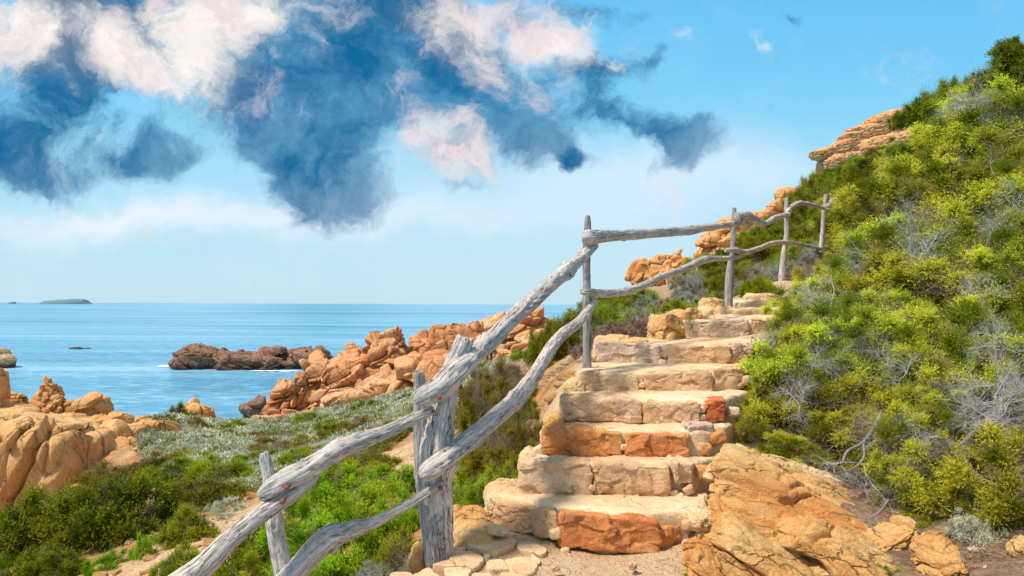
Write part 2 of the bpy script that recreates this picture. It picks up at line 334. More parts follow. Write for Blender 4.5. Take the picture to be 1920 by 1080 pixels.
def ground_mat():
    m, nt = new_mat('sandy_earth'); s = N(nt)
    tc = s.n('ShaderNodeTexCoord'); v = tc.outputs['Object']
    a = s.n('ShaderNodeAttribute', attribute_name='vc'); sp = s.n('ShaderNodeSeparateColor'); s.l(a.outputs['Color'], sp.inputs[0])
    n1 = s.noise(v, 1.3, 6, .65, .5); n2 = s.noise(v, 22, 6, .75); n3 = s.noise(v, 90, 3, .7)
    earth = s.ramp(n1, [(.3, (.42,.15,.05)), (.48, (.55,.27,.11)), (.66, (.66,.42,.22))])
    sand = s.ramp(n1, [(.3, (.60,.36,.19)), (.5, (.74,.50,.29)), (.7, (.80,.60,.40))])
    lit = s.ramp(s.noise(v, 9, 8, .75, .6), [(.3, (.13,.085,.055)), (.5, (.26,.18,.12)), (.62, (.38,.27,.19)), (.75, (.30,.14,.08))])
    c = s.mix(sp.outputs[0], earth, sand); c = s.mix(sp.outputs[1], c, lit)
    c = s.mix(s.math('MULTIPLY', sp.outputs[2], s.math('MULTIPLY', s.step(s.noise(v, .8, 5, .65), .42, .56), .8)), c, (.30,.30,.20))
    c = s.mix(s.math('MULTIPLY', s.step(n2, .52, .66), .35), c, (.30,.15,.07)); c = s.mix(s.math('MULTIPLY', s.step(n2, .46, .34), .35), c, (.82,.62,.42))
    c = s.mix(s.math('MULTIPLY', s.step(n3, .55, .7), .3), c, (.20,.11,.07))
    vo = s.n('ShaderNodeTexVoronoi', feature='F1'); vo.inputs['Scale'].default_value = 16; s.l(s.vmath('ADD', v, s.noise(v, 5, 2, out=1)), vo.inputs['Vector'])
    peb = s.step(vo.outputs['Distance'], .45, .15)
    b = s.n('ShaderNodeBsdfPrincipled'); s.l(c, b.inputs['Base Color']); b.inputs['Roughness'].default_value = .95; b.inputs['Specular IOR Level'].default_value = .15
    h = s.math('ADD', s.math('MULTIPLY', n2, .8), s.math('ADD', s.math('MULTIPLY', peb, .35), s.math('MULTIPLY', n3, .3)))
    s.l(s.bump(h, .9, .045), b.inputs['Normal'])
    o = s.n('ShaderNodeOutputMaterial'); s.l(b.outputs[0], o.inputs[0]); return m
o = obj('ground', ground_me, ground_mat()); o['kind'] = 'structure'

# ------------------------------------------------------------------ sea
def sea_mat():
    m, nt = new_mat('sea_water'); s = N(nt); tc = s.n('ShaderNodeTexCoord'); v = tc.outputs['Object']
    mp = s.n('ShaderNodeMapping'); mp.inputs['Scale'].default_value = (.35, 1., 1.); s.l(v, mp.inputs[0]); mv = mp.outputs[0]
    w1 = s.noise(mv, .9, 6, .62); w2 = s.noise(mv, .16, 5, .6, .3)
    mp2 = s.n('ShaderNodeMapping'); mp2.inputs['Scale'].default_value = (.006, .05, 1.); s.l(v, mp2.inputs[0])
    st = s.noise(mp2.outputs[0], 1., 6, .6, .4)
    mp3 = s.n('ShaderNodeMapping'); mp3.inputs['Scale'].default_value = (.0012, .006, 1.); s.l(v, mp3.inputs[0])
    st2 = s.noise(mp3.outputs[0], 1., 5, .6, .4)
    k = s.math('ADD', s.math('MULTIPLY', st, .5), s.math('MULTIPLY', st2, .5))
    c = s.ramp(k, [(.38, (.06,.25,.43)), (.50, (.13,.38,.55)), (.60, (.29,.53,.68))])
    c = s.mix(s.math('MULTIPLY', s.step(w1, .52, .64), .6), c, (.40,.68,.82)); c = s.mix(s.math('MULTIPLY', s.step(w1, .47, .36), .6), c, (.03,.18,.36))
    b = s.n('ShaderNodeBsdfPrincipled'); s.l(c, b.inputs['Base Color']); b.inputs['IOR'].default_value = 1.33
    s.l(s.math('ADD', .22, s.math('MULTIPLY', st, .15)), b.inputs['Roughness'])
    h = s.math('ADD', w1, s.math('MULTIPLY', w2, 2.))
    s.l(s.bump(h, .8, .6), b.inputs['Normal'])
    o = s.n('ShaderNodeOutputMaterial'); s.l(b.outputs[0], o.inputs[0]); return m
S = 45000.
sea_me = mk_mesh('sea', np.array([[-S,-2000,0],[S,-2000,0],[S,S,0],[-S,S,0]]), np.array([[0,1,2,3]]), False)
o = obj('sea', sea_me, sea_mat()); o['kind'] = 'structure'

# ------------------------------------------------------------------ rocks
_cs = {}
def cubesphere(n):
    if n in _cs: return _cs[n]
    t = np.tan(np.linspace(-1, 1, n+1)*math.pi/4); a, b = np.meshgrid(t, t); a = a.ravel(); b = b.ravel(); o1 = np.ones_like(a)
    fs = [(a,b,o1),(b,a,-o1),(o1,a,b),(-o1,b,a),(b,o1,a),(a,-o1,b)]
    V = np.concatenate([np.stack(f,1) for f in fs]); idx = np.arange((n+1)**2).reshape(n+1,n+1)
    q = np.stack([idx[:-1,:-1], idx[:-1,1:], idx[1:,1:], idx[1:,:-1]], -1).reshape(-1,4)
    Q = np.concatenate([q+k*(n+1)**2 for k in range(6)])
    V = V/np.linalg.norm(V,axis=1)[:,None]
    key = np.round(V*1e5).astype(np.int64); _, first, inv = np.unique(key, axis=0, return_index=True, return_inverse=True)
    _cs[n] = (V[first], inv.ravel()[Q]); return _cs[n]
def lump(mb, c, rad, rot=(0,0,0), n=40, pw=3., low=.22, fs=None, fr=(0,0,0), amp=.1, amp2=None, fine=.02, seed=0, dome=.8, crack=.5):
    """displaced superellipsoid; fractures laid out in metres"""
    D, Qf = cubesphere(n); rad = np.asarray(rad, float)
    r = (np.abs(D)**pw).sum(1)**(-1/pw); v = D*r[:,None]
    nr = np.sign(D)*np.abs(D)**(pw-1)/rad; nr /= np.linalg.norm(nr,axis=1)[:,None]
    m = rad.mean(); v = v*rad
    R = rotm(*rot); v = v@R.T; nr = nr@R.T; v = v + np.asarray(c)
    v = v + nr*(low*rad.min()*fbm(v/(m*1.1)+seed*3.1, 3, seed))[:,None]
    if fs is not None:
        Rf = rotm(*fr); fs = np.asarray(fs, float); q = (v@Rf)/fs; q = q + .22*np.stack([fbm(q*.9+9,2,seed+1),fbm(q*.9+31,2,seed+2),fbm(q*.9+57,2,seed+3)],1)
        d1, e, idv, tl = voro(q, 21, True); d = amp*((idv-.5)*1.3*sm(0,.07,e) + 1.5*tl - .4*dome*d1*d1 - crack*np.exp(-(e/.04)**2))
        a2 = amp*.33 if amp2 is None else amp2
        if a2 > 0:
            d1, e, idv, tl = voro(q*2.7+5, 25, True); d = d + a2*((idv-.5)*1.3*sm(0,.1,e) + 1.5*tl - .4*dome*d1*d1 - crack*np.exp(-(e/.06)**2))
        v = v + nr*d[:,None]
    if fine: v = v + nr*(fine*fbm(v/(m*.16), 4, seed+7))[:,None]
    mb.add(v, Qf)
def outcrop(name, label, cat, mat, lumps, Y, n=40, group=None, fs=1., fr=(0,0,0), amp=.3, amp2=None, depth=1., pw=3., low=.22, seed=0, dome=.8, crack=.5, fine=None):
    """lumps: (px,py,w,h[,dY[,rotY[,n]]]) in the photo's pixels at distance Y"""
    mb = MB(); lo = None
    for i, L in enumerate(lumps):
        px, py, w, h = L[:4]; dY = L[4] if len(L) > 4 else 0; ry = L[5] if len(L) > 5 else 0; nn = L[6] if len(L) > 6 else n
        y = Y+dY; k = y/F; c = P(px, py, y)
        rad = np.array([w*k/2, depth*.5*(w*.5+h*.5)*k, h*k/2])
        lump(mb, c, rad, (0, ry, 0), nn, pw, low, np.asarray(fs)*np.ones(3), fr, amp, amp2, fine if fine is not None else .05*amp, seed+i*7, dome, crack)
    V = np.concatenate(mb.V); org = np.array([V[:,0].mean(), V[:,1].mean(), V[:,2].min()])
    o = obj(name, mb.mesh(name, org), M[mat], None, org); return tag(o, label, cat, group)

# central headland
outcrop('rocky_headland', 'broad orange fractured granite headland running down to the cove behind the tall fence post', 'rock', 'headland', [
 (534,770,66,110,0,8),(590,738,74,125,1,10),(560,790,110,60,-1,0),(640,730,100,110,0,-12),(700,700,140,105,1,-18),(668,690,90,60,4,-20),(735,664,80,84,3,-10),(775,680,120,90,4,-12),
 (806,656,90,74,6,-6),(760,718,180,62,-3,-14),(690,752,170,56,-3,-14),(845,690,120,90,2,-10),(880,680,110,96,5,-12),(905,650,90,76,8,-14),(950,640,110,86,9,-16),(940,680,160,70,3,-10),(1000,628,80,64,10,0),(1010,655,90,60,6,0),(850,720,160,50,-4,-12)],
 50, 64, fs=(5.2,4.2,2.0), fr=(8,-24,12), amp=.62, amp2=.26, low=.22, pw=3.2, seed=3, dome=.25, crack=1.)
outcrop('granite_pinnacle', 'small upright stone fin standing on the crest of the headland', 'rock', 'headland', [(745,628,11,26,0,4)], 55, 22, fs=.8, amp=.12, seed=90)
outcrop('granite_pinnacle', 'leaning pointed stone on the headland crest just left of the leaning fence trunk', 'rock', 'headland', [(856,628,24,44,0,14),(848,640,26,30,0,0)], 57, 26, fs=1.2, amp=.2, seed=91)
outcrop('granite_pinnacle', 'pointed pale stone at the seaward tip of the headland above the columns', 'rock', 'headland', [(531,722,20,34,0,-6),(545,730,40,24,0,0)], 50, 26, fs=1.2, amp=.2, seed=92)
outcrop('sea_islet', 'long low brown rocky islet lying off the headland in the blue sea', 'rock', 'islet', [
 (366,676,90,50,0,0),(334,684,36,26,0,0),(410,680,110,42,2,0),(470,682,130,40,0,0),(530,682,110,42,2,0),(575,680,70,44,0,10),(602,680,36,56,0,14)],
 138, 60, fs=(6,6,3.5), fr=(0,25,0), amp=.8, amp2=.35, low=.3, seed=20, dome=.4)
outcrop('sea_boulder', 'square block perched on top of the long brown islet', 'rock', 'islet', [(524,657,25,15)], 138, 18, fs=3, amp=.3, pw=5, seed=44)
outcrop('sea_rock', 'dark red rock in the sea at the left edge of the photo', 'rock', 'headland', [(8,682,50,26),(-8,672,26,34)], 138, 30, fs=(5,5,3), amp=1., seed=25)
outcrop('sea_rock', 'dark reddish rock standing in the cove at the foot of the headland', 'rock', 'islet', [(470,774,34,30,0,0),(490,772,44,38,0,0),(515,780,50,34,0,0)], 74, 34, fs=(2.5,2.5,2), amp=.5, seed=27)
outcrop('sea_rock', 'barely awash dark reef showing as a thin dark patch on the open water', 'rock', 'islet', [(150,654,40,3),(140,654,12,4)], 195, 12, fs=5, amp=.3, seed=28)
outcrop('boulder', 'small orange boulder on the shore between the cove and the headland', 'rock', 'cliff', [(490,796,38,28,0,0),(480,800,22,20,0,0)], 45, 34, fs=1.6, amp=.2, seed=29)
outcrop('coastal_rock', 'pale conical rock at the cove edge with a dark shrub growing on its left side', 'rock', 'cliff', [(372,782,60,62,0,14),(352,796,80,40,-1,0),(398,800,50,26,-1,10),(380,806,110,24,-1,0)], 43, 40, fs=(2.5,2.5,2), amp=.3, seed=31)
outcrop('boulder', 'dark low boulder at the right foot of the pale conical rock', 'rock', 'islet', [(411,803,18,9)], 42, 14, fs=.8, amp=.1, seed=32)
def foam(label, px0, px1, Y, seed, wdt=1.2):
    r = np.random.default_rng(seed); mb = MB(); a = P(px0,600,Y)[0]; b = P(px1,600,Y)[0]
    for k in range(40):
        x = r.uniform(a,b); y = Y+r.normal()*wdt; n = 9; t = np.linspace(0,2*math.pi,n,endpoint=False); rr = r.uniform(.15,.6)*r.uniform(.5,1.2,n)
        top = np.stack([x+np.cos(t)*rr*1.6, y+np.sin(t)*rr*1.2, np.full(n,.04+.1*r.random())],1); c = np.array([[x,y,.12+.12*r.random()]])
        mb.add(np.concatenate([top,c]), T=[[i,(i+1)%n,n] for i in range(n)])
    o = obj('foam', mb.mesh('foam'), M['foam']); tag(o, label, 'foam', None, 'stuff')
M['foam'] = plain_mat('sea_foam', (.75,.80,.82), (.85,.88,.9), 3)
foam('white foam breaking at the left tip of the long brown islet', 300, 324, 141, 1, .8)
foam('thin line of foam along the foot of the long brown islet', 470, 560, 132, 2, .3)
# left cliff
outcrop('granite_cliff', 'smooth orange granite cliff face with vertical clefts at the left edge of the photo', 'cliff', 'cliff', [
 (10,905,150,230,0,0),(90,900,130,215,0,4),(150,880,110,170,1,8),(195,860,130,120,2,18),(90,815,260,56,3,3),(235,826,150,50,3,6),(290,826,110,40,3,4),(-70,880,120,190,1,0),(30,790,110,50,5,0)],
 25, 60, fs=(3.0,2.6,9.), fr=(0,9,25), amp=.24, amp2=.08, low=.15, pw=5., seed=41, dome=.1, crack=1.1)
outcrop('rock_stack', 'ragged upright pinnacle of eroded orange rock rising above the left cliff', 'rock', 'cliff', [(95,744,32,52,0,4),(100,764,44,50,0,0),(86,774,40,60,0,0),(116,770,40,44,0,-8),(74,765,14,14),(100,800,90,36),(128,782,30,22)],
 31, 40, fs=(.8,.8,1.2), fr=(0,15,0), amp=.22, amp2=.1, low=.45, seed=51, crack=1.)
outcrop('boulder', 'wedge shaped tilted ochre boulder right of the ragged pinnacle', 'rock', 'cliff', [(172,764,70,46,0,-16),(165,782,56,26,0,-5),(194,751,26,16,0,-20)], 31, 38, fs=(1.4,1.4,.9), fr=(0,-20,0), amp=.13, seed=52)
outcrop('boulder', 'rounded overhanging boulder below the wedge shaped boulder on the left cliff', 'rock', 'cliff', [(208,792,66,30,0,6),(228,786,44,26,0,12),(190,800,40,20)], 29.5, 36, fs=(1.1,1.1,.8), amp=.12, seed=53)
outcrop('boulder', 'small square boulder at the right end of the left clifftop', 'rock', 'cliff', [(265,798,36,26,0,0),(256,803,22,22,0,0)], 31, 30, fs=.8, amp=.1, pw=4, seed=54)
outcrop('boulder', 'low pinkish boulder lying right of the small square boulder', 'rock', 'cliff', [(292,806,44,20,0,4)], 30, 26, fs=.8, amp=.08, seed=55)
outcrop('boulder', 'layered orange boulder overhanging the water at the left photo edge', 'rock', 'cliff', [(18,752,56,34,0,14),(10,772,60,34,0,5),(34,762,34,18,0,24)], 32, 36, fs=(1.6,1.6,.5), amp=.12, seed=56)
outcrop('rock_stack', 'tall narrow rock column cut by the left edge of the photo', 'rock', 'cliff', [(-6,722,24,70),(-14,760,40,60)], 30, 30, fs=1., amp=.1, seed=57)
outcrop('boulder', 'pale stone poking out among the dark junipers below the cliff', 'rock', 'cliff', [(142,916,22,18)], 15.5, 18, fs=.5, amp=.04, seed=58)
# ridge rocks
outcrop('ridge_outcrop', 'stack of layered orange slabs jutting from the ridge at the upper right', 'rock', 'slabs', [(p[0],p[1]-12)+(p[2]*1.08,p[3]*1.12)+tuple(p[4:]) for p in [
 (1543,304,44,16,0,4),(1566,294,66,16,0,-14),(1592,288,80,26,1,-16),(1612,270,70,18,0,-6),(1620,258,62,18,0,-8),(1644,262,90,34,1,-10),(1668,246,80,34,1,-8),(1700,240,84,40,1,-6),(1690,260,100,46,2,-8),(1655,246,60,16,0,-4),(1600,300,60,20,2,-10),(1585,325,90,50,2,-14),(1650,305,110,70,2,-14),(1705,285,80,60,2,-10)]],
 355, 52, fs=(2.6,2.6,.55), fr=(0,-11,0), amp=.42, amp2=.12, low=.25, pw=3.8, seed=61, crack=1.2)
outcrop('ridge_outcrop', 'orange bluff on the ridge directly above the third fence post', 'rock', 'cliff', [(1478,374,44,46,0,0),(1452,392,40,28,0,0),(1500,374,40,36,0,0),(1432,402,34,18,0,-10),(1455,420,80,56,1,-10),(1495,400,50,50,1,0)], 46, 38, fs=(1.8,1.8,1.4), amp=.26, seed=63)
outcrop('ridge_outcrop', 'wide orange rock seen behind the second fence post below the upper rail', 'rock', 'cliff', [(1395,426,90,50,0,-10),(1350,445,80,36,0,-14),(1325,455,44,20,0,-10),(1412,410,50,22,0,0),(1370,440,70,50,0,0),(1365,475,130,56,1,-10)], 47, 44, fs=(2.2,2.2,1.6), fr=(0,-15,0), amp=.28, seed=65)
outcrop('ridge_outcrop', 'jagged orange crag on the ridge between the first and second tall fence posts', 'rock', 'cliff', [(1206,522,40,46,0,10),(1226,505,42,40,0,0),(1240,494,26,32,0,-8),(1270,502,60,38,0,8),(1245,520,90,46,0,0),(1215,550,50,24,0,0),(1256,486,14,20,0,12),(1290,505,30,18,0,14),(1230,540,70,30),(1240,560,120,60,1,0)],
 50, 44, fs=(1.6,1.6,2.2), fr=(0,20,0), amp=.36, low=.4, seed=67)
outcrop('boulder', 'tiny upright pink stone on the skyline above the jagged crag', 'rock', 'cliff', [(1273,474,8,16,0,20),(1270,482,16,8)], 49, 12, fs=.7, amp=.05, seed=69)
# far islands
def island(name, px, w, hgt, label):
    Y = 6000; k = Y/F; n = 60
    t = np.linspace(-1,1,n); prof = sm(1,.72,np.abs(t))*(.8+.2*np.sin(t*2.2+.8)+.10*fbm(np.column_stack([t*5,t*0,t*0+px]),4,3))
    a = np.linspace(0, math.pi, 12); V = []
    for i in range(n):
        for b in a: V.append([t[i]*w*k/2, -math.cos(b)*w*k*.22*(1-t[i]**2*.5), max(math.sin(b),0)**.6*hgt*k*prof[i] - .2])
    V = np.array(V); idx = np.arange(n*12).reshape(n,12); q = np.stack([idx[:-1,:-1],idx[:-1,1:],idx[1:,1:],idx[1:,:-1]],-1).reshape(-1,4)
    me = mk_mesh(name, V, q); c = P(px, 568, Y); o = obj(name, me, M['island'], None, (c[0], Y, 0)); tag(o, label, 'island')
M['island'] = plain_mat('hazy_island', (.09,.20,.24), (.13,.25,.27), .004)  # blue distance haze painted into the base colour, no air volume
island('distant_island', 123, 96, 9.5, 'flat topped blue grey island on the horizon at the left')
island('distant_islet', 22, 17, 4.0, 'tiny low islet on the horizon left of the flat topped island')

# ------------------------------------------------------------------ foreground bedrock right of the stairs
def slab(name, label, px, py, Y, rad, rot, mat='bedrock', n=70, fs=(.9,.5,.35), fr=(0,35,0), amp=.05, pw=3., low=.3, seed=0, fine=.012, group=None, cat='rock', amp2=None, crack=.5):
    if name == 'bedrock_slab': py += 24 if px < 1420 else (6 if px < 1460 else -4); amp *= 1.3; crack = 1.
    mb = MB(); c = P(px, py, Y); lump(mb, c, rad, rot, n, pw, low, fs, fr, amp, amp2, fine, seed, .7, crack)
    V = mb.V[0]; org = np.array([c[0], c[1], V[:,2].min()]); o = obj(name, mb.mesh(name, org), M[mat], None, org)
    return tag(o, label, cat, group)
slab('bedrock_slab', 'largest golden bedrock slab sloping down right from the steps to the dark soil', 1545, 1010, 4.85, (.80,.60,.13), (24,21,0), n=130, seed=101, fs=(1.3,.5,.2), fr=(0,30,0), amp=.04, pw=3.6)
slab('bedrock_slab', 'orange lower end of bedrock running out of the photo bottom left of the dark soil', 1600, 1075, 4.35, (.36,.36,.16), (24,20,10), n=90, seed=102, fs=(.9,.4,.2), fr=(0,30,0), amp=.035)
slab('bedrock_slab', 'long pale bedrock block with a straight crack along its upper side near the photo bottom', 1440, 1056, 4.35, (.36,.26,.12), (22,32,0), n=90, seed=103, fs=(1.4,.5,.3), fr=(0,33,0), amp=.03, pw=4.5)
slab('bedrock_slab', 'pale bedrock wedge right of the yellow flowered plant', 1360, 1068, 4.35, (.30,.22,.10), (20,42,0), n=80, seed=104, fs=(1.2,.5,.3), fr=(0,40,0), amp=.025, pw=4)
slab('bedrock_slab', 'cracked rounded bedrock hump beside the second and third steps', 1392, 945, 5.3, (.24,.34,.095), (24,30,0), n=90, seed=105, fs=(.5,.4,.2), fr=(0,30,0), amp=.03)
slab('bedrock_slab', 'narrow orange bedrock ridge running out to a point under the shrub roots', 1495, 908, 5.4, (.40,.26,.07), (20,18,0), n=90, seed=106, fs=(.9,.4,.2), fr=(0,25,0), amp=.03)
slab('bedrock_slab', 'rough rock mass filling the corner between the middle steps and the shrubs', 1388, 868, 5.95, (.19,.36,.085), (24,14,0), n=80, seed=107, fs=(.35,.35,.2), amp=.03)
slab('bedrock_slab', 'rough yellowish rock beside the red stone of the fourth step', 1396, 798, 6.6, (.15,.42,.08), (22,10,0), n=70, seed=108, fs=(.35,.35,.2), amp=.025)
slab('bedrock_slab', 'spur of golden rock rising through the dark soil at the lower right', 1770, 1075, 4.15, (.11,.2,.14), (10,-30,0), 'bedrock', n=60, seed=109, fs=(.3,.3,.2), amp=.03)
slab('bedrock_slab', 'low orange rock rib between the big slab and the dark soil', 1665, 1015, 4.6, (.20,.12,.06), (10,-32,0), n=60, seed=110, fs=(.5,.3,.12), fr=(0,-30,0), amp=.03)
slab('stone', 'round cream stone half buried in the dark soil at the lower right', 1750, 1018, 4.42, (.062,.07,.055), (0,8,0), 'flag', n=30, seed=111, fs=(.2,.2,.2), amp=.006)
slab('stone', 'orange stone at the right edge of the photo low down in the soil', 1915, 1030, 4.2, (.06,.07,.07), (0,40,0), 'bedrock', n=24, seed=112, fs=(.2,.2,.2), amp=.006)
slab('stone', 'small flat pink stone on the dark soil right of the cream stone', 1825, 1031, 4.15, (.026,.02,.012), (0,-8,0), 'stair_pink', n=12, seed=113, fs=None, low=.2)
slab('stone', 'pale block of rubble capping the right end of the bottom step', 1320, 975, 4.95, (.12,.13,.07), (-8,6,0), 'flag', n=40, seed=114, fs=(.3,.3,.2), amp=.012)

# ------------------------------------------------------------------ staircase
ST = [ # Y front, h top, px left, px right, py bottom
 (4.90,1.36,905,1345), (5.37,1.146,968,1312), (5.68,.96,1012,1345), (6.08,.778,1046,1365), (6.78,.617,1080,1400), (7.93,.43,1112,1420), (9.9,.205,1235,1440)]
def block(mb, pts, zt, zb, nz=14, bulge=.02, seed=0, round_=.02, nr=18, top_noise=.012, edge_noise=.02):
    """closed prism from an XY outline, rounded upper rim, displaced"""
    pts = np.asarray(pts, float); out = []
    for a, b in zip(pts, np.roll(pts, -1, 0)):
        n = max(2, int(np.linalg.norm(b-a)/.025)); t = np.linspace(0,1,n,endpoint=False)[:,None]; out.append(a+(b-a)*t)
    L = np.concatenate(out); n = len(L); c = L.mean(0)
    for _ in range(2): L = (np.roll(L,1,0)+2*L+np.roll(L,-1,0))/4
    T = np.roll(L,-1,0)-np.roll(L,1,0); Nn = np.stack([T[:,1],-T[:,0]],1); Nn /= np.linalg.norm(Nn,axis=1)[:,None]+1e-9
    area = .5*np.sum(L[:,0]*np.roll(L[:,1],-1)-np.roll(L[:,0],-1)*L[:,1]);
    if area < 0: Nn = -Nn
    rings = []
    zs = np.linspace(zb, zt-round_, nz)
    for z in zs: rings.append((0, z, 1.))
    for a in np.linspace(0, math.pi/2, 5)[1:]: rings.append((round_*(1-math.cos(a)), zt-round_+round_*math.sin(a), 1.))
    ins = [1-(k+1)/nr for k in range(nr)]
    V = []
    for off, z, s_ in rings:
        p = L - Nn*off; q = np.column_stack([p, np.full(n, z)])
        d = edge_noise*fbm(q*7+seed, 4, seed) + edge_noise*.5*fbm(q*30+seed, 3, seed+3)
        q[:,:2] += Nn*d[:,None]
        if off: q[:,2] += top_noise*fbm(np.column_stack([p,np.zeros(n)])*6+seed,3,seed)*min(1,off/round_)
        V.append(q)
    base = V[-1][:,:2].copy()
    for s_ in ins:
        p = c+(base-c)*s_; q = np.column_stack([p, np.full(n, zt)])
        q[:,2] += top_noise*fbm(np.column_stack([p,np.zeros(n)])*6+seed,3,seed) + top_noise*.35*fbm(np.column_stack([p,np.zeros(n)])*28+seed,3,seed+4)*(1-s_*.2)
        V.append(q)
    m = len(V); V = np.concatenate(V); idx = np.arange(m*n).reshape(m,n); nxt = np.roll(idx,-1,1)
    Q = np.stack([idx[:-1], nxt[:-1], nxt[1:], idx[1:]], -1).reshape(-1,4)
    if area < 0: Q = Q[:, ::-1]
    mb.add(V, Q)
def stone_box(mb, x0, x1, y, zt0, zt1, zb0, zb1, depth, y1=None, seed=0):
    """roughly dressed riser block with slanting upper and lower edges"""
    D, Qf = cubesphere(44)
    p = np.clip(D/np.abs(D).max(1)[:,None],-1,1); pw = 16.
    r = (np.abs(D)**pw).sum(1)**(-1/pw); p = D*r[:,None]
    u = (p[:,0]+1)/2; y1 = y if y1 is None else y1
    X = x0+(x1-x0)*u; zt = zt0+(zt1-zt0)*u; zb = zb0+(zb1-zb0)*u; Z = zb+(zt-zb)*(p[:,2]+1)/2; yy = y+(y1-y)*u; Yc = yy+depth*(p[:,1]+1)/2
    v = np.stack([X,Yc,Z],1); w = x1-x0
    nr = p**7; nr /= np.linalg.norm(nr,axis=1)[:,None]+1e-9
    d = .020*fbm(v*5+seed, 3, seed) + .011*fbm(v*20+seed,5,seed+1)
    d1,e,idv,tl = voro(v*np.array([6,6,9])+seed+.5*fbm(v*9,2,seed)[:,None], 5, True); d += .012*(idv-.5)*sm(0,.2,e) + .022*tl
    mb.add(v+nr*d[:,None], Qf)
stairs = empty('stone_staircase', (0.6, 4.9, EYE-1.6), 'rough stone staircase with cream treads climbing away to the right beside the log fence', 'staircase')
for i, (Y, h, l, r) in enumerate(ST):
    xl, xr = P(l, 900, Y)[0], P(r, 900, Y)[0]
    if i < 6: Yb = ST[i+1][0]+.12; xl2, xr2 = P(ST[i+1][2], 900, Yb)[0]-.03, P(ST[i+1][3], 900, Yb)[0]+.06
    else: Yb = 10.9; xl2, xr2 = 2.25, 3.45
    f0 = Y+.05; hb = h+.35
    if i == 0:
        pts = [(xl+.02,5.42),(xl+.35,5.2),(.35,5.06),(.62,4.94),(.95,4.95),(xr-.12,5.02),(xr,5.15),(xr2,Yb),(xl2-.12,Yb)]
    else: pts = [(xl+.0,f0+.05),(xl+.12,f0),(xr-.1,f0),(xr+.02,f0+.08),(xr2,Yb),(xl2,Yb)]
    mb = MB(); block(mb, pts, EYE-h, EYE-hb, 12, seed=200+i, round_=.035, nr=26, top_noise=.02)
    st_o = obj('step', mb.mesh('step', stairs.location), M['tread'], stairs)
    ST[i] = (*ST[i], st_o)
RS = [ # step, x0, x1, py top0, top1, bot0, bot1, mat, dY0, dY1
 (0,928,1042,942,962,985,1006,'stair_tan',.36,.07),(0,1048,1238,962,978,1022,1034,'stair_stained',.02,-.03),(0,1240,1276,992,986,1022,1010,'stair_orange',.02,.1),
 (1,976,1110,866,868,926,925,'stair_tan',.02,0),(1,1113,1256,870,874,925,938,'stair_tan',0,-.04),(1,1264,1304,868,870,902,905,'stair_tan',-.02,.02),
 (2,1018,1168,800,812,850,852,'stair_orange',.02,0),(2,1174,1292,812,818,852,858,'stair_orange',0,-.02),(2,1290,1338,800,796,826,820,'stair_pink',.06,.12),
 (3,1052,1204,742,752,782,790,'stair_tan',.02,0),(3,1206,1313,756,756,792,796,'stair_tan',0,-.02),(3,1324,1358,756,752,782,786,'stair_red',.0,.03),
 (4,1085,1198,697,704,734,736,'stair_tan',.02,0),(4,1208,1336,702,696,738,734,'stair_tan',0,0),(4,1339,1396,694,690,720,722,'stair_tan',.03,.08),
 (5,1116,1238,640,648,678,684,'stair_pink',.02,0),(5,1250,1372,650,648,682,678,'stair_tan',0,0),(5,1376,1412,644,648,668,664,'stair_pink',.03,.06),
 (6,1300,1404,602,598,634,630,'stair_pink',0,0),(6,1408,1440,596,600,626,622,'stair_tan',.03,.08)]
for k, (i, x0, x1, t0, t1, b0, b1, mt, d0, d1) in enumerate(RS):
    Y = ST[i][0]; a = P(x0,t0,Y+d0); b = P(x1,t1,Y+d1); c = P(x0,b0,Y+d0); d = P(x1,b1,Y+d1)
    mb = MB(); stone_box(mb, a[0], b[0], Y+d0, a[2], b[2], c[2]-.02, d[2]-.02, .2, Y+d1, 300+k)
    obj('riser_stone', mb.mesh('riser_stone', stairs.location), M[mt], ST[i][4])
# rubble fillers between and beside the riser stones
FR = [(0,1041,1000,10,.05),(0,1060,1034,7,.0),(0,1300,1010,9,.08),(0,1290,985,9,.05),(0,1288,1020,7,.02),(0,1314,1000,8,.05),(1,1262,925,8,.02),(1,1275,932,7,.0),(1,1290,918,9,.03),(1,1110,915,5,.0),(2,1170,838,6,.03),(2,1010,845,9,.06),(3,1317,768,5,.03),(3,1317,782,5,.02),(3,1046,786,12,.08),
      (3,1375,772,9,.10),(4,1203,722,5,.03),(4,1203,735,5,.0),(4,1076,728,10,.06),(4,1400,712,9,.1),(5,1244,665,5,.03),(5,1242,680,6,0),(5,1110,672,7,.06),(5,1360,690,8,.0),(2,1345,820,14,.15),(1,1318,885,13,.1),(2,1320,840,12,.08)]
for k, (i, px, py, r, dy) in enumerate(FR):
    Y = ST[i][0]+dy; c = P(px,py,Y); rr = r*Y/F; mb = MB(); lump(mb, c, (rr*1.2,rr*1.2,rr*.95), (0,random.uniform(-30,30),0), 14, 4, .25, None, fine=.004, seed=400+k)
    obj('filler_stone', mb.mesh('filler_stone', stairs.location), M[random.choice(['stair_tan','flag','stair_orange','flag'])], ST[i][4])
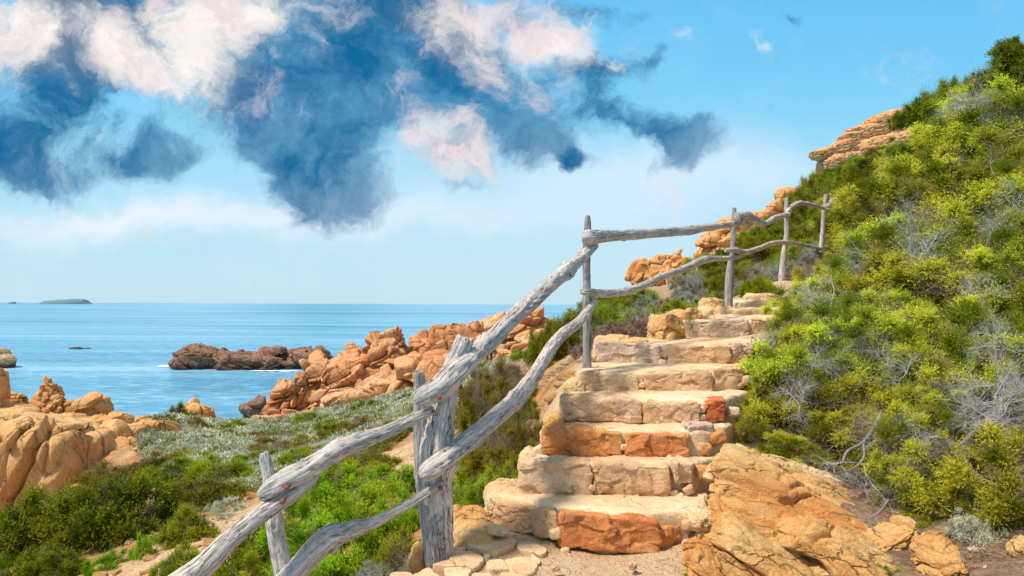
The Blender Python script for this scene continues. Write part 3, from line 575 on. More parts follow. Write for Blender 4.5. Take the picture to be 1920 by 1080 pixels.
# upper path of flat rock beyond the last step
path_o = empty('rock_path', (3.6, 12, EYE-.1), 'cream bedrock pavement leading on from the top step towards the upper fence posts', 'path')
path_o['kind'] = 'structure'
pk = [((1215,10.6),(1460,10.6),(1470,11.6),(1300,11.6),.16),((1290,11.5),(1475,11.5),(1480,12.6),(1372,12.7),.05),((1350,12.5),(1490,12.5),(1500,13.8),(1400,13.8),-.07),((1395,13.7),(1500,13.7),(1520,15.4),(1432,15.4),-.20)]
for k, q in enumerate(pk):
    pts = [((a-960)/F*y, y) for a, y in q[:4]]; mb = MB(); block(mb, pts, EYE-q[4], EYE-q[4]-.4, 10, seed=500+k, round_=.05, nr=20, top_noise=.05, edge_noise=.06)
    obj('rock_sheet', mb.mesh('rock_sheet', path_o.location), M['tread'], path_o)
# boulders beside stairs
slab('boulder', 'orange cream boulder at the left end of the top step', 1250, 622, 9.6, (.22,.25,.20), (0,8,0), 'bedrock', n=50, seed=120, fs=(.4,.4,.3), amp=.03)
slab('boulder', 'cream boulder wedged behind the left end of the top step', 1285, 608, 10.3, (.24,.28,.20), (0,-8,0), 'bedrock', n=50, seed=121, fs=(.4,.4,.3), amp=.03)
slab('boulder', 'orange square boulder at the foot of the second tall fence post', 1334, 573, 11.9, (.16,.2,.13), (0,5,0), 'bedrock', n=44, seed=122, fs=(.4,.4,.3), amp=.02, pw=4)
slab('boulder', 'flat pale boulder lying left of the sixth step', 1165, 641, 8.9, (.32,.3,.07), (0,0,0), 'bedrock', n=44, seed=123, fs=(.4,.4,.3), amp=.02)
slab('boulder', 'large cream boulder bulging left of the bottom step', 878, 1003, 5.2, (.18,.30,.13), (14,-26,10), 'bedrock', n=80, seed=124, fs=(.35,.3,.25), fr=(0,-30,0), amp=.02, pw=2.8)
slab('boulder', 'rounded cream boulder at the left edge of the second step with dark lichen', 955, 938, 5.65, (.20,.26,.12), (0,-6,0), 'flag', n=60, seed=125, fs=(.35,.3,.25), amp=.015)
slab('boulder', 'small orange rock at the left end of the fourth step', 1045, 795, 6.15, (.09,.14,.10), (0,-20,0), 'bedrock', n=36, seed=126, fs=(.2,.2,.2), amp=.015)
slab('boulder', 'small tan rock at the left end of the fifth step', 1078, 735, 6.9, (.09,.14,.12), (0,-20,0), 'bedrock', n=36, seed=127, fs=(.2,.2,.2), amp=.015)
slab('boulder', 'pale sloping rock at the left end of the third step', 1000, 872, 5.75, (.10,.2,.13), (0,-40,0), 'flag', n=36, seed=128, fs=(.2,.2,.2), amp=.015)
slab('boulder', 'rounded ochre boulder against the foot of the thick double post', 785, 1042, 4.78, (.06,.10,.09), (0,15,0), 'bedrock', n=44, seed=129, fs=(.3,.3,.3), amp=.01)
# flagstones
zf = lambda x, y: (700+x/5.333, 900+y/5.333)
FL = [[(950,580),(1130,520),(1370,560),(1430,650),(1210,720),(950,660)],[(1420,920),(1560,915),(1600,990),(1500,1060),(1400,1000)],[(1000,975),(1220,970),(1240,1060),(1010,1070)],[(1250,975),(1390,1010),(1380,1075),(1260,1075)],[(1438,655),(1560,600),(1730,690),(1690,735),(1480,690)],[(780,700),(1000,690),(1120,760),(1000,855),(960,820),(770,760)],
 [(700,830),(950,835),(980,870),(910,935),(740,930)],[(1150,770),(1295,770),(1385,865),(1120,860)],[(1310,765),(1550,730),(1640,830),(1580,900),(1410,910)],[(1000,885),(1200,880),(1230,960),(980,960)],
 [(570,815),(750,755),(940,825),(700,822)],[(370,925),(560,845),(685,935),(650,990),(360,990)],[(180,880),(370,875),(390,925),(300,990),(180,970)],[(1570,722),(1665,765),(1660,812),(1600,790)],
 [(1250,880),(1400,880),(1410,960),(1250,965)],[(800,580),(930,590),(935,680),(800,690)],[(1140,700),(1190,735),(1140,755),(1090,720)],[(700,940),(900,945),(980,980),(960,1040),(700,1040)],[(20,950),(170,950),(300,1000),(330,1050),(20,1050)]]
pav = empty('flagstone_paving', (-.2, 4.6, EYE-1.6), 'patch of irregular cream flagstones set around the foot of the thick double post', 'paving')
for k, poly in enumerate(FL):
    pts = []
    cx = np.mean([p[0] for p in poly]); cy = np.mean([p[1] for p in poly])
    for x, y in poly:
        px, py = zf(cx+(x-cx)*1.07, cy+(y-cy)*1.07); Y = 1.60*F/(py-570)*.995; q = P(px,py,Y); pts.append((q[0], q[1]))
    zc = gz(np.mean([p[0] for p in pts]), np.mean([p[1] for p in pts]))
    zt = max(zc+.022, EYE-1.605 + random.uniform(-.004,.014)); mb = MB()
    block(mb, pts, zt, zt-.09, 5, seed=600+k, round_=.008, nr=14, top_noise=.008, edge_noise=.024)
    obj('flagstone', mb.mesh('flagstone', pav.location), M['flag'], pav)
slab('stone', 'small raised cream stone lying on the flagstones below the bottom step', 934, 994, 5.05, (.075,.06,.028), (0,6,0), 'flag', n=24, seed=131, fs=None, low=.3, pw=3.5)
slab('stone', 'lone pale pebble on the sandy path below the bottom step towards the left', 1041, 1065, 4.45, (.026,.022,.014), (0,0,0), 'flag', n=12, seed=132, fs=None)
slab('stone', 'rounded tan pebble on the sandy path in front of the stained bottom stone', 1186, 1061, 4.5, (.025,.022,.02), (0,0,0), 'stair_tan', n=12, seed=133, fs=None)

# loose stones: path crumbs, bank rubble
def base_rocks(k):
    mb = MB(); lump(mb, (0,0,.4), (1,.8,.6), (0,0,0), 10, 3.5, .5, None, fine=.03, seed=700+k); return mb.mesh('rubble_stone')
RB = {mt: [base_rocks(k) for k in range(3)] for mt in ('bedrock','flag','cliff')}
for mt, ms in RB.items():
    for me in ms: me.materials.append(M[mt])
def scatter_stones(n, fn, size, label, group, mts=('bedrock','flag')):
    c = 0
    while c < n:
        px, Y = fn(); g = G(px, Y)
        o = bpy.data.objects.new('loose_stone', random.choice(RB[random.choice(mts)])); COL.objects.link(o)
        s = random.uniform(*size)*random.uniform(.6,1); o.location = (g[0], g[1], g[2]-s*.15); o.scale = (s,s*random.uniform(.7,1.1),s*random.uniform(.5,.9)); o.rotation_euler = (random.uniform(-.3,.3),random.uniform(-.3,.3),random.uniform(0,6.3))
        tag(o, label, 'stone', group); c += 1
U = random.uniform
scatter_stones(38, lambda: (U(1010,1320), U(4.25,4.8)), (.005,.016), 'tiny cream pebble scattered on the sandy path below the bottom step', 'pebbles on the sandy path')
scatter_stones(60, lambda: (U(985,1085), U(6.9,8.6)), (.02,.10), 'orange rubble stone lying on the crumbling earth bank left of the stairs', 'rubble on the earth bank', ('bedrock','cliff'))
scatter_stones(75, lambda: (lambda Y:(960+F*np.interp(Y,TRAIL[:,1],TRAIL[:,0])/Y+U(-90,90), Y))(U(7,15)), (.02,.09), 'ochre stone lying along the lower dirt trail beyond the fence', 'stones along the lower trail', ('bedrock','flag'))
scatter_stones(75, lambda: (U(0,430), U(8.2,12)), (.03,.14), 'ochre stone on the bare slope among the low shrubs at the lower left', 'stones on the lower left slope', ('bedrock','cliff'))
scatter_stones(22, lambda: (U(1600,1930), U(4.0,5.0)), (.006,.022), 'small stone on the dark littered soil at the lower right', 'stones on the dark soil', ('bedrock','flag'))
scatter_stones(24, lambda: (U(1290,1420), U(5.2,7.)), (.01,.04), 'loose chip of yellow rock between the right ends of the steps and the shrubs', 'rock chips beside the steps', ('bedrock','flag'))

# ------------------------------------------------------------------ logs
def catmull(pts, step):
    pts = np.asarray(pts, float); p = np.vstack([2*pts[0]-pts[1], pts, 2*pts[-1]-pts[-2]]); out = []
    for i in range(1, len(p)-2):
        n = max(2, int(np.linalg.norm(p[i+1,:3]-p[i,:3])/step)); t = np.linspace(0,1,n,endpoint=False)[:,None]
        a,b,c,d = p[i-1],p[i],p[i+1],p[i+2]
        out.append(.5*((2*b)+(-a+c)*t+(2*a-5*b+4*c-d)*t*t+(-a+3*b-3*c+d)*t**3))
    out.append(pts[-1:]); return np.concatenate(out)
def log_geo(mb, pts, seed=0, step=.014, ns=36, rough=1., square=0., knots=2, slant=0.):
    """pts: world x,y,z,radius"""
    C = catmull(pts, step); c = C[:,:3]; r = np.maximum(C[:,3], .004); n = len(c)
    T = np.gradient(c, axis=0); T /= np.linalg.norm(T,axis=1)[:,None]
    ref = np.array([0,1.,0]) if abs(T[:,1].mean()) < .9 else np.array([0,0,1.])
    A = np.cross(T, ref); A /= np.linalg.norm(A,axis=1)[:,None]; B = np.cross(T, A)
    s = np.concatenate([[0], np.cumsum(np.linalg.norm(np.diff(c,axis=0),axis=1))])
    th = np.linspace(0, 2*math.pi, ns, endpoint=False)
    TH, SS = np.meshgrid(th, s); tw = .2*SS + .5*np.sin(SS*3+seed)
    rr = r[:,None]
    ca, sa = np.cos(TH), np.sin(TH)
    q = lambda f, g, o=0: np.stack([(np.cos(TH+tw)*f).ravel()+seed*5.3+o, (np.sin(TH+tw)*f).ravel()+o, (SS*g).ravel()], 1)
    d = .13*fbm(q(.9,2.2),3,seed).reshape(TH.shape) + .15*fbm(q(2.6,.8),3,seed+1).reshape(TH.shape)
    gr = np.abs(fbm(q(5.,.55),3,seed+2).reshape(TH.shape)); d -= .22*np.exp(-(gr/.07)**2)
    d += .05*fbm(q(9.,1.6),2,seed+3).reshape(TH.shape)
    rs = np.random.default_rng(seed+50)
    for _ in range(knots):
        k0 = rs.uniform(.1,.9)*s[-1]; t0 = rs.uniform(0,6.28); dt = (TH-t0+math.pi)%(2*math.pi)-math.pi
        D2 = ((SS-k0)/(r.mean()*1.1))**2 + (dt/.7)**2; d += .35*np.exp(-D2*1.5) - .5*np.exp(-D2*14)
    if square: d += square*(1/np.maximum(np.abs(np.cos(TH+.4)),np.abs(np.sin(TH+.4)))-1.2)
    R = rr*(1+rough*d)
    # rounded, broken ends
    e = np.minimum(s, s[-1]-s)[:,None]; R = R*(.88+.12*sm(0,.012,e))
    V = c[:,None,:] + A[:,None,:]*(R*ca)[...,None] + B[:,None,:]*(R*sa)[...,None]
    jag = (.018*fbm(q(4,0),2,seed+5).reshape(TH.shape))*sm(.05,0,e) + slant*rr*ca*sm(.05,0,e)
    V = V + T[:,None,:]*jag[...,None]
    U_ = np.stack([np.broadcast_to(th/6.2832*2, TH.shape), SS*1.], -1)
    # close seam for uv
    V = np.concatenate([V, V[:,:1]],1); Uc = np.concatenate([U_, U_[:,:1]+np.array([2.,0])],1)
    idx = np.arange(n*(ns+1)).reshape(n,ns+1); Q = np.stack([idx[:-1,:-1],idx[1:,:-1],idx[1:,1:],idx[:-1,1:]],-1).reshape(-1,4)
    mb.add(V.reshape(-1,3), Q, U=Uc.reshape(-1,2))
    for e0, flip in ((0,False),(n-1,True)):
        rings = [V[e0]]; ctr = V[e0].mean(0)
        for f in (.7,.4,.12): rings.append(ctr+(V[e0]-ctr)*f - T[e0]*(.006*(1-f) if not flip else -.006*(1-f)) + T[e0]*(.004*fbm(V[e0]*60*f,2,seed)[:,None]))
        W = np.stack(rings); ii = np.arange(4*(ns+1)).reshape(4,ns+1); q4 = np.stack([ii[:-1,:-1],ii[:-1,1:],ii[1:,1:],ii[1:,:-1]],-1).reshape(-1,4)
        if flip: q4 = q4[:, ::-1]
        uu = np.stack([np.broadcast_to(np.linspace(0,2,ns+1),(4,ns+1)), np.broadcast_to(np.array([0,.02,.04,.06])[:,None],(4,ns+1))],-1)
        mb.add(W.reshape(-1,3), q4, U=uu.reshape(-1,2))
def plog(pts, **k):
    """pts: px,py,width_px,Y"""
    mb = MB(); W = []
    for px,py,w,Y in pts: W.append([*P(px,py,Y), w*Y/F/2])
    log_geo(mb, W, **k); return mb
def add_log(name, root, pts, mat='wood', **k):
    return obj(name, plog(pts, **k).mesh(name, root.location), M[mat], root)
def bolt(parent, px, py, Y, r=.013, root=None):
    mb = MB(); c = P(px,py,Y); n = 14; a = np.linspace(0,2*math.pi,n,endpoint=False)
    V = []; 
    for rr, dy in ((.6,.05),(.62,0.),(1.,-.0),(1.,-.007),(.75,-.012),(.1,-.014)): V.append(np.stack([c[0]+np.cos(a)*r*rr, np.full(n,c[1]+dy), c[2]+np.sin(a)*r*rr],1))
    V = np.concatenate(V); ii = np.arange(6*n).reshape(6,n); q = np.stack([ii[:-1],np.roll(ii,-1,1)[:-1],np.roll(ii,-1,1)[1:],ii[1:]],-1).reshape(-1,4)
    mb.add(V,q); return obj('bolt', mb.mesh('bolt', root.location), M['rust'], parent)
fen = empty('log_fence', (-.5, 4.75, EYE-1.65), 'silver grey driftwood log fence with crooked rails climbing left of the stone steps', 'fence')
# posts
add_log('post', fen, [(495,850,19,4.42),(500,872,22,4.42),(507,905,26,4.42),(513,955,32,4.42),(521,1012,34,4.42),(530,1060,36,4.42),(540,1150,36,4.42),(548,1290,36,4.42)], seed=1, square=.3)
trunk = add_log('post', fen, [(872,634,36,4.86),(862,658,36,4.84),(846,695,38,4.82),(832,745,42,4.80),(822,800,46,4.79),(814,850,58,4.78),(815,920,60,4.78),(820,985,56,4.78),(824,1035,50,4.78),(826,1080,50,4.78)], seed=2, knots=5, rough=1.15)
add_log('post', fen, [(786,697,22,4.85),(787,740,24,4.85),(788,790,27,4.83),(791,850,30,4.80),(797,920,32,4.76),(808,1000,34,4.72),(813,1062,34,4.70)], seed=3, square=.5, knots=1, mat='wood_dark')
add_log('post', fen, [(1102,404,9,7.3),(1102,430,13,7.3),(1100,470,14,7.3),(1100,520,15,7.3),(1101,580,16,7.3),(1101,640,16,7.3),(1101,692,17,7.3)], seed=4, square=.3, mat='wood_dark', knots=1, ns=28)
add_log('post', fen, [(1377,390,8,12.3),(1376,420,9,12.3),(1374,470,10,12.3),(1369,505,13,12.3),(1367,540,15,12.3),(1367,600,15,12.3)], seed=5, ns=24, step=.03, mat='wood_dark')
add_log('post', fen, [(1475,371,7.5,16),(1474,410,8,16),(1475,440,9,16),(1470,475,10,16),(1466,514,12,16),(1463,575,12,16)], seed=6, ns=20, step=.04)
add_log('post', fen, [(1549,365,8,19),(1545,400,8,19),(1542,440,8,19),(1538,485,9,19),(1536,540,9,19)], seed=7, ns=20, step=.04)
# rails
r1 = add_log('rail', fen, [(488,930,22,4.28),(505,920,36,4.28),(532,904,42,4.30),(577,880,42,4.36),(621,852,38,4.43),(666,829,35,4.50),(710,815,27,4.57),(755,795,22,4.64),(785,781,20,4.69),(812,768,17,4.71)], seed=11, knots=3)
r2 = add_log('rail', fen, [(597,888,12,4.38),(575,906,24,4.36),(547,926,30,4.31),(518,945,32,4.28),(473,976,35,4.2),(429,1012,38,4.12),(399,1044,42,4.06),(370,1071,44,4.0),(330,1098,46,3.95),(250,1150,46,3.8)], seed=12, knots=2)
r3 = add_log('rail', fen, [(831,904,12,4.68),(800,924,17,4.66),(765,946,18,4.62),(725,967,19,4.57),(690,984,24,4.52),(666,990,34,4.5),(645,998,34,4.48),(624,1005,48,4.45),(592,1030,46,4.42),(560,1066,46,4.38),(530,1100,46,4.33),(470,1160,46,4.25)], seed=13, knots=1)
r4 = add_log('rail', fen, [(780,752,26,4.62),(795,743,40,4.62),(826,725,47,4.66),(850,702,46,4.72),(870,684,38,4.80),(900,656,34,4.98),(927,632,33,5.2),(952,607,31,5.4),(983,579,30,5.75),(1015,549,28,6.1),(1046,521,27,6.5),(1066,506,31,6.75),(1078,493,22,6.95),(1094,479,22,7.12),(1118,460,11,7.3)], seed=14, knots=5, rough=1.2)
r5 = add_log('rail', fen, [(790,891,26,4.62),(808,880,38,4.62),(842,856,36,4.68),(889,818,35,4.85),(939,774,34,5.1),(968,749,33,5.35),(993,717,29,5.65),(1015,683,25,6.0),(1034,651,24,6.3),(1056,626,22,6.6),(1084,605,20,6.95),(1106,579,16,7.15),(1117,562,10,7.2)], seed=15, knots=4, rough=1.1)
r6 = add_log('rail', fen, [(1095,446,26,7.18),(1105,445,28,7.18),(1130,443,24,7.4),(1180,440,20,8.1),(1240,436,18,9.1),(1290,432,17,10.2),(1340,425,13,11.3),(1380,420,11,12.15),(1403,420,8,12.5)], seed=16, step=.02)
r7 = add_log('rail', fen, [(1089,547,9,7.15),(1105,548,15,7.17),(1130,551,16,7.5),(1165,548,14,8.1),(1200,538,14,8.8),(1240,519,14,9.6),(1285,503,13,10.6),(1322,487,14,11.5),(1345,485,10,11.9),(1370,484,9,12.15),(1392,480,5,12.4)], seed=17, step=.02)
add_log('rail', fen, [(1381,406,12,12.1),(1398,404,15,12.3),(1412,409,14,12.9),(1425,418,15,13.4),(1436,419,11,13.8),(1455,408,11,14.8),(1479,402,9,15.9)], seed=18, step=.03, ns=24)
add_log('rail', fen, [(1360,469,8,12.1),(1378,469,11,12.2),(1398,473,11,12.9),(1425,465,9,13.8),(1450,456,9,14.9),(1475,455,9,15.9),(1505,459,7,17.3),(1540,467,6,18.8)], seed=19, step=.03, ns=24)
add_log('rail', fen, [(1473,404,8,15.9),(1480,392,9,16),(1490,384,9,16.5),(1503,381,10,17),(1530,386,7,18),(1556,395,6,18.9)], seed=20, step=.03, ns=20)
add_log('rail', fen, [(1551,388,8,18.9),(1560,377,9,19.2),(1572,373,8,19.7),(1602,372,7,21)], seed=21, step=.04, ns=20)
add_log('knob', fen, [(1381,400,10,12.05),(1383,408,18,12.0),(1383,416,14,12.0),(1382,420,8,12.0)], seed=22, step=.02, ns=20, mat='wood_dark', knots=1)
bolt(r1, 538, 914, 4.21, .0155, fen); bolt(r2, 530, 940, 4.20, .0155, fen); bolt(r4, 824, 745, 4.565, .015, fen); bolt(r3, 826, 915, 4.64, .015, fen); bolt(r5, 828, 871, 4.60, .012, fen); bolt(r4, 873, 693, 4.72, .012, fen); bolt(r1, 812, 772, 4.68, .011, fen)
fen2 = empty('broken_fence', (P(1280,545,33)[0],33,EYE), 'small broken pole fence on the shrubby hillside beyond the long lower rail', 'fence')
for pts in ([(1307,498,4.5,33),(1308,520,4,33),(1309,545,5,33)],[(1250,520,4,34),(1252,540,4,34),(1251,562,4,34)],[(1269,545,5,32.5),(1290,536,5,32.7),(1309,529,4,33)],[(1256,538,3,34),(1265,527,4,34),(1285,516,4,33.5),(1308,508,4,33)],[(1255,562,4,34),(1256,545,4,34),(1260,528,3,34)]):
    add_log('pole', fen2, pts, seed=int(pts[0][0]), step=.1, ns=12, knots=0)

# ------------------------------------------------------------------ foliage
def foliage(seed, rad, ncl, nsp, nne, cr, nl, nw, up=.3, inner=.45, lump_amt=.25, spread=.75, flat=0.15, full=False):
    r = np.random.default_rng(seed); rad = np.asarray(rad, float)
    d = r.normal(size=(ncl,3)); d /= np.linalg.norm(d,axis=1)[:,None]
    if not full: d[:,2] = np.abs(d[:,2])*(1-flat) - flat*.3
    k = r.uniform(inner,1,ncl); k *= 1+lump_amt*fbm(d*2.1+seed*1.7,2,seed)*1.6
    c = d*rad*k[:,None]; nrm = d/rad; nrm /= np.linalg.norm(nrm,axis=1)[:,None]; nrm[:,2] += up
    crnd = r.uniform(0,1,ncl)
    ci = np.repeat(np.arange(ncl), nsp); ns = len(ci)
    sd = nrm[ci]+r.normal(size=(ns,3))*spread; sd /= np.linalg.norm(sd,axis=1)[:,None]
    so = c[ci]+r.normal(size=(ns,3))*cr*.12; sl = cr*r.uniform(.45,1.15,ns)*r.uniform(.75,1.25,ncl)[ci]
    si = np.repeat(np.arange(ns), nne); nn = len(si); t = r.uniform(.15,1,nn)
    nd = sd[si]*.7+r.normal(size=(nn,3))*.6; nd /= np.linalg.norm(nd,axis=1)[:,None]
    p0 = so[si]+sd[si]*(sl[si]*t)[:,None]; L = nl*r.uniform(.6,1.3,nn)
    sidev = np.cross(nd, r.normal(size=(nn,3))); sidev /= np.linalg.norm(sidev,axis=1)[:,None]
    a = p0-sidev*(nw/2); b = p0+sidev*(nw/2); tip = p0+nd*L[:,None]
    V = np.stack([a,b,tip],1).reshape(-1,3); T = np.arange(nn*3).reshape(-1,3)
    nrd = r.uniform(0,1,nn); cr_ = crnd[ci[si]]
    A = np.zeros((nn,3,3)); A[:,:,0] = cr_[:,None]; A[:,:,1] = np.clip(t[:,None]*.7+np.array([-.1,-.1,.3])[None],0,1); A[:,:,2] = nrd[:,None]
    return V, T, A.reshape(-1,3), c
def tubes(segs, ns=4):
    """segs: array (n,8) p0,p1,r0,r1"""
    s = np.asarray(segs, float); n = len(s); p0, p1 = s[:,:3], s[:,3:6]; T = p1-p0; T /= np.linalg.norm(T,axis=1)[:,None]+1e-9
    A = np.cross(T, np.array([.31,.17,.93])); A /= np.linalg.norm(A,axis=1)[:,None]+1e-9; B = np.cross(T,A); th = np.linspace(0,2*math.pi,ns,endpoint=False)
    ring = A[:,None]*np.cos(th)[None,:,None]+B[:,None]*np.sin(th)[None,:,None]
    V = np.concatenate([p0[:,None]+ring*s[:,6][:,None,None], p1[:,None]+ring*s[:,7][:,None,None]],1).reshape(-1,3)
    base = (np.arange(n)*2*ns)[:,None]; j = np.arange(ns); jn = (j+1)%ns
    Q = np.stack([base+j, base+jn, base+ns+jn, base+ns+j],-1).reshape(-1,4); return V, Q
def grow(r, p, d, L, rad, depth, segs, bend=.35, kids=3, up=0.):
    n = 4 if depth else 3
    for i in range(n):
        nd = d+r.normal(size=3)*bend; nd[2] += up; nd /= np.linalg.norm(nd); q = p+nd*L/n; r1 = rad*(1-.6*(i+1)/n)
        segs.append([*p,*q,rad*(1-.6*i/n),r1]); p, d = q, nd
        if depth > 0:
            for _ in range(kids if i else 1):
                kd = d+r.normal(size=3)*.85; kd /= np.linalg.norm(kd); grow(r, p, kd, L*r.uniform(.45,.7), r1*.65, depth-1, segs, bend, kids, up)
def branches(seed, rad, nb, depth=2, r0=.014, kids=2, reach=.95, up=.05):
    r = np.random.default_rng(seed); segs = []; rad = np.asarray(rad, float)
    for _ in range(nb):
        a = r.uniform(0,6.28); e = r.uniform(.15,1.3); d = np.array([math.cos(a)*math.cos(e), math.sin(a)*math.cos(e), math.sin(e)])
        L = reach*np.linalg.norm(d*rad); grow(r, np.array([r.normal()*.05,r.normal()*.05,-.05]), d, L, r0, depth, segs, .22, kids, up)
    return tubes(segs)
class Kind:
    def __init__(s, name, rad, fol, br, mat, bmat='bark', nvar=3, seed=0, berries=0, part='foliage'):
        s.name = name; s.rad = rad; s.part = part; s.F = []; s.B = []; s.Y = []
        for v in range(nvar):
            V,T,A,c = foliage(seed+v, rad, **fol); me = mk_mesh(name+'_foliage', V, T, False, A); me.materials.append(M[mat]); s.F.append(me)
            V,Q = branches(seed+50+v, rad, **br); me = mk_mesh(name+'_branches', V, Q, True); me.materials.append(M[bmat]); s.B.append(me)
            if berries:
                r = np.random.default_rng(seed+90+v); D,Qf = cubesphere(2); mb = MB()
                for _ in range(berries):
                    cc = c[r.integers(len(c))]; q = cc*1.06+r.normal(size=3)*.05; q[2]+=.02; mb.add(D*r.uniform(.004,.0065)+q, Qf)
                me = mb.mesh('berries'); me.materials.append(M['berry']); s.Y.append(me)
    def place(s, loc, scale, rz=None, tilt=(0,0), label=None, group=None, cat='shrub', var=None, twigs=True):
        v = random.randrange(len(s.F)) if var is None else var
        o = bpy.data.objects.new(s.name, None); COL.objects.link(o); o.empty_display_size = .2; o.location = loc
        o.scale = scale if hasattr(scale,'__len__') else (scale,)*3; o.rotation_euler = (tilt[0],tilt[1],U(0,6.28) if rz is None else rz)
        f = bpy.data.objects.new(s.part, s.F[v]); COL.objects.link(f); f.parent = o
        if twigs: b = bpy.data.objects.new('branches', s.B[v]); COL.objects.link(b); b.parent = o
        if s.Y: y = bpy.data.objects.new('berries', s.Y[v]); COL.objects.link(y); y.parent = o; y['kind'] = 'stuff'
        tag(o, label, cat, group); return o
print('kinds')
K = {}
K['jun'] = Kind('juniper_shrub', (.55,.55,.55), dict(full=True,ncl=34,nsp=170,nne=12,cr=.19,nl=.024,nw=.009,inner=.72,lump_amt=.4,spread=1.1,up=.25), dict(nb=7,depth=2,r0=.011,kids=2,reach=.85), 'juniper', nvar=4, seed=10, berries=90)
K['olv'] = Kind('dark_shrub', (1.,1.,.95), dict(ncl=70,nsp=80,nne=10,cr=.28,nl=.045,nw=.018,inner=.6,lump_amt=.4,spread=1.15,up=.1), dict(nb=6,depth=2,r0=.022,kids=2,reach=.7), 'olive', nvar=4, seed=20)
K['mid'] = Kind('green_shrub', (1.,1.,.95), dict(ncl=62,nsp=85,nne=10,cr=.29,nl=.045,nw=.019,inner=.6,lump_amt=.4,spread=1.15,up=.1), dict(nb=6,depth=2,r0=.022,kids=2,reach=.7), 'midgreen', nvar=3, seed=30)
K['rus'] = Kind('rusty_shrub', (1.,1.,1.), dict(ncl=62,nsp=75,nne=10,cr=.25,nl=.045,nw=.018,inner=.5,lump_amt=.45,spread=1.15,up=.1), dict(nb=10,depth=2,r0=.018,kids=3,reach=.8), 'rusty', nvar=3, seed=40)
K['low'] = Kind('low_green_shrub', (.5,.5,.42), dict(ncl=38,nsp=90,nne=11,cr=.15,nl=.026,nw=.0085,inner=.5,lump_amt=.45,spread=1.05,up=.3), dict(nb=5,depth=2,r0=.008,kids=2,reach=.7), 'bright', nvar=3, seed=50)
K['sil'] = Kind('silver_shrub', (.5,.5,.42), dict(ncl=90,nsp=34,nne=8,cr=.10,nl=.026,nw=.008,inner=.4,lump_amt=.4,spread=.95,up=.6), dict(nb=6,depth=2,r0=.007,kids=2,reach=.8), 'silver', 'twig', nvar=3, seed=60)
K['gry'] = Kind('grey_green_shrub', (.5,.5,.45), dict(ncl=80,nsp=34,nne=8,cr=.10,nl=.026,nw=.009,inner=.4,lump_amt=.45,spread=.95,up=.5), dict(nb=9,depth=2,r0=.007,kids=3,reach=.85), 'greygreen', 'twig', nvar=3, seed=70)
K['hea'] = Kind('brown_heather', (.5,.5,.4), dict(ncl=90,nsp=30,nne=8,cr=.10,nl=.026,nw=.009,inner=.4,lump_amt=.4,spread=.9,up=.5), dict(nb=8,depth=2,r0=.006,kids=3,reach=.8), 'heather', 'twig', nvar=2, seed=80)
# bare twigs
def bare(seed, n, L, depth, kids, r0, bend=.3, up=-.02):
    r = np.random.default_rng(seed); segs = []
    for _ in range(n):
        a = r.uniform(0,6.28); e = r.uniform(-.1,1.1); d = np.array([math.cos(a)*math.cos(e), math.sin(a)*math.cos(e), math.sin(e)]); grow(r, np.zeros(3), d, L*r.uniform(.7,1.2), r0, depth, segs, bend, kids, up)
    V,Q = tubes(segs,5); me = mk_mesh('bare_twigs', V, Q, True); me.materials.append(M['twig']); return me
BARE = [bare(900+i, 5, .42, 2, 3, .0065) for i in range(3)]
def twigs(px, py, Y, s, label, group='bare grey branches among the junipers', rot=None):
    c = P(px,py,Y); o = bpy.data.objects.new('bare_branch', random.choice(BARE)); COL.objects.link(o); o.location = c; s *= .72; o.scale = (s,)*3
    o.rotation_euler = rot or (U(-.6,.6),U(-.6,.6),U(0,6.28)); return tag(o, label, 'branch', group)
def bush(kind, px, Y, w, h, label=None, group=None, dz=-.05, **k):
    """w,h in metres (diameter, height)"""
    g = G(px, Y); r = K[kind].rad; g[2] += dz
    return K[kind].place(g, (w/2/r[0], w/2/r[1]*U(.9,1.1), h/r[2]), label=label, group=group, **k)
_YS = np.exp(np.linspace(math.log(3.5), math.log(60), 160))
def bpx(kind, px, py, Y, wpx, hpx, label=None, group=None, **k):
    """centre px, bottom py, apparent width and height in the photo's pixels"""
    c = P(px, py, Y); r = K[kind].rad; g = gz(c[0], c[1])
    if abs(c[2]-g) > .04:
        zz = Hgt((px-960)/F*_YS, _YS, False); pg = 570+(EYE-zz)*F/_YS; ok = np.where((pg <= py) & (_YS > Y*.55))[0]
        if len(ok) and _YS[ok[0]] < Y*1.5: Y = float(_YS[ok[0]]); c = P(px, py, Y); c[2] = gz(c[0], c[1])-.03
        elif c[2] > g: hpx = hpx+min(c[2]-g,.35)*F/Y*.9; c[2] = max(g,c[2]-.35)-.03
    s = Y/F
    return K[kind].place(c, (wpx*s/2/r[0], wpx*s/2/r[1], hpx*s/r[2]), label=label, group=group, **k)

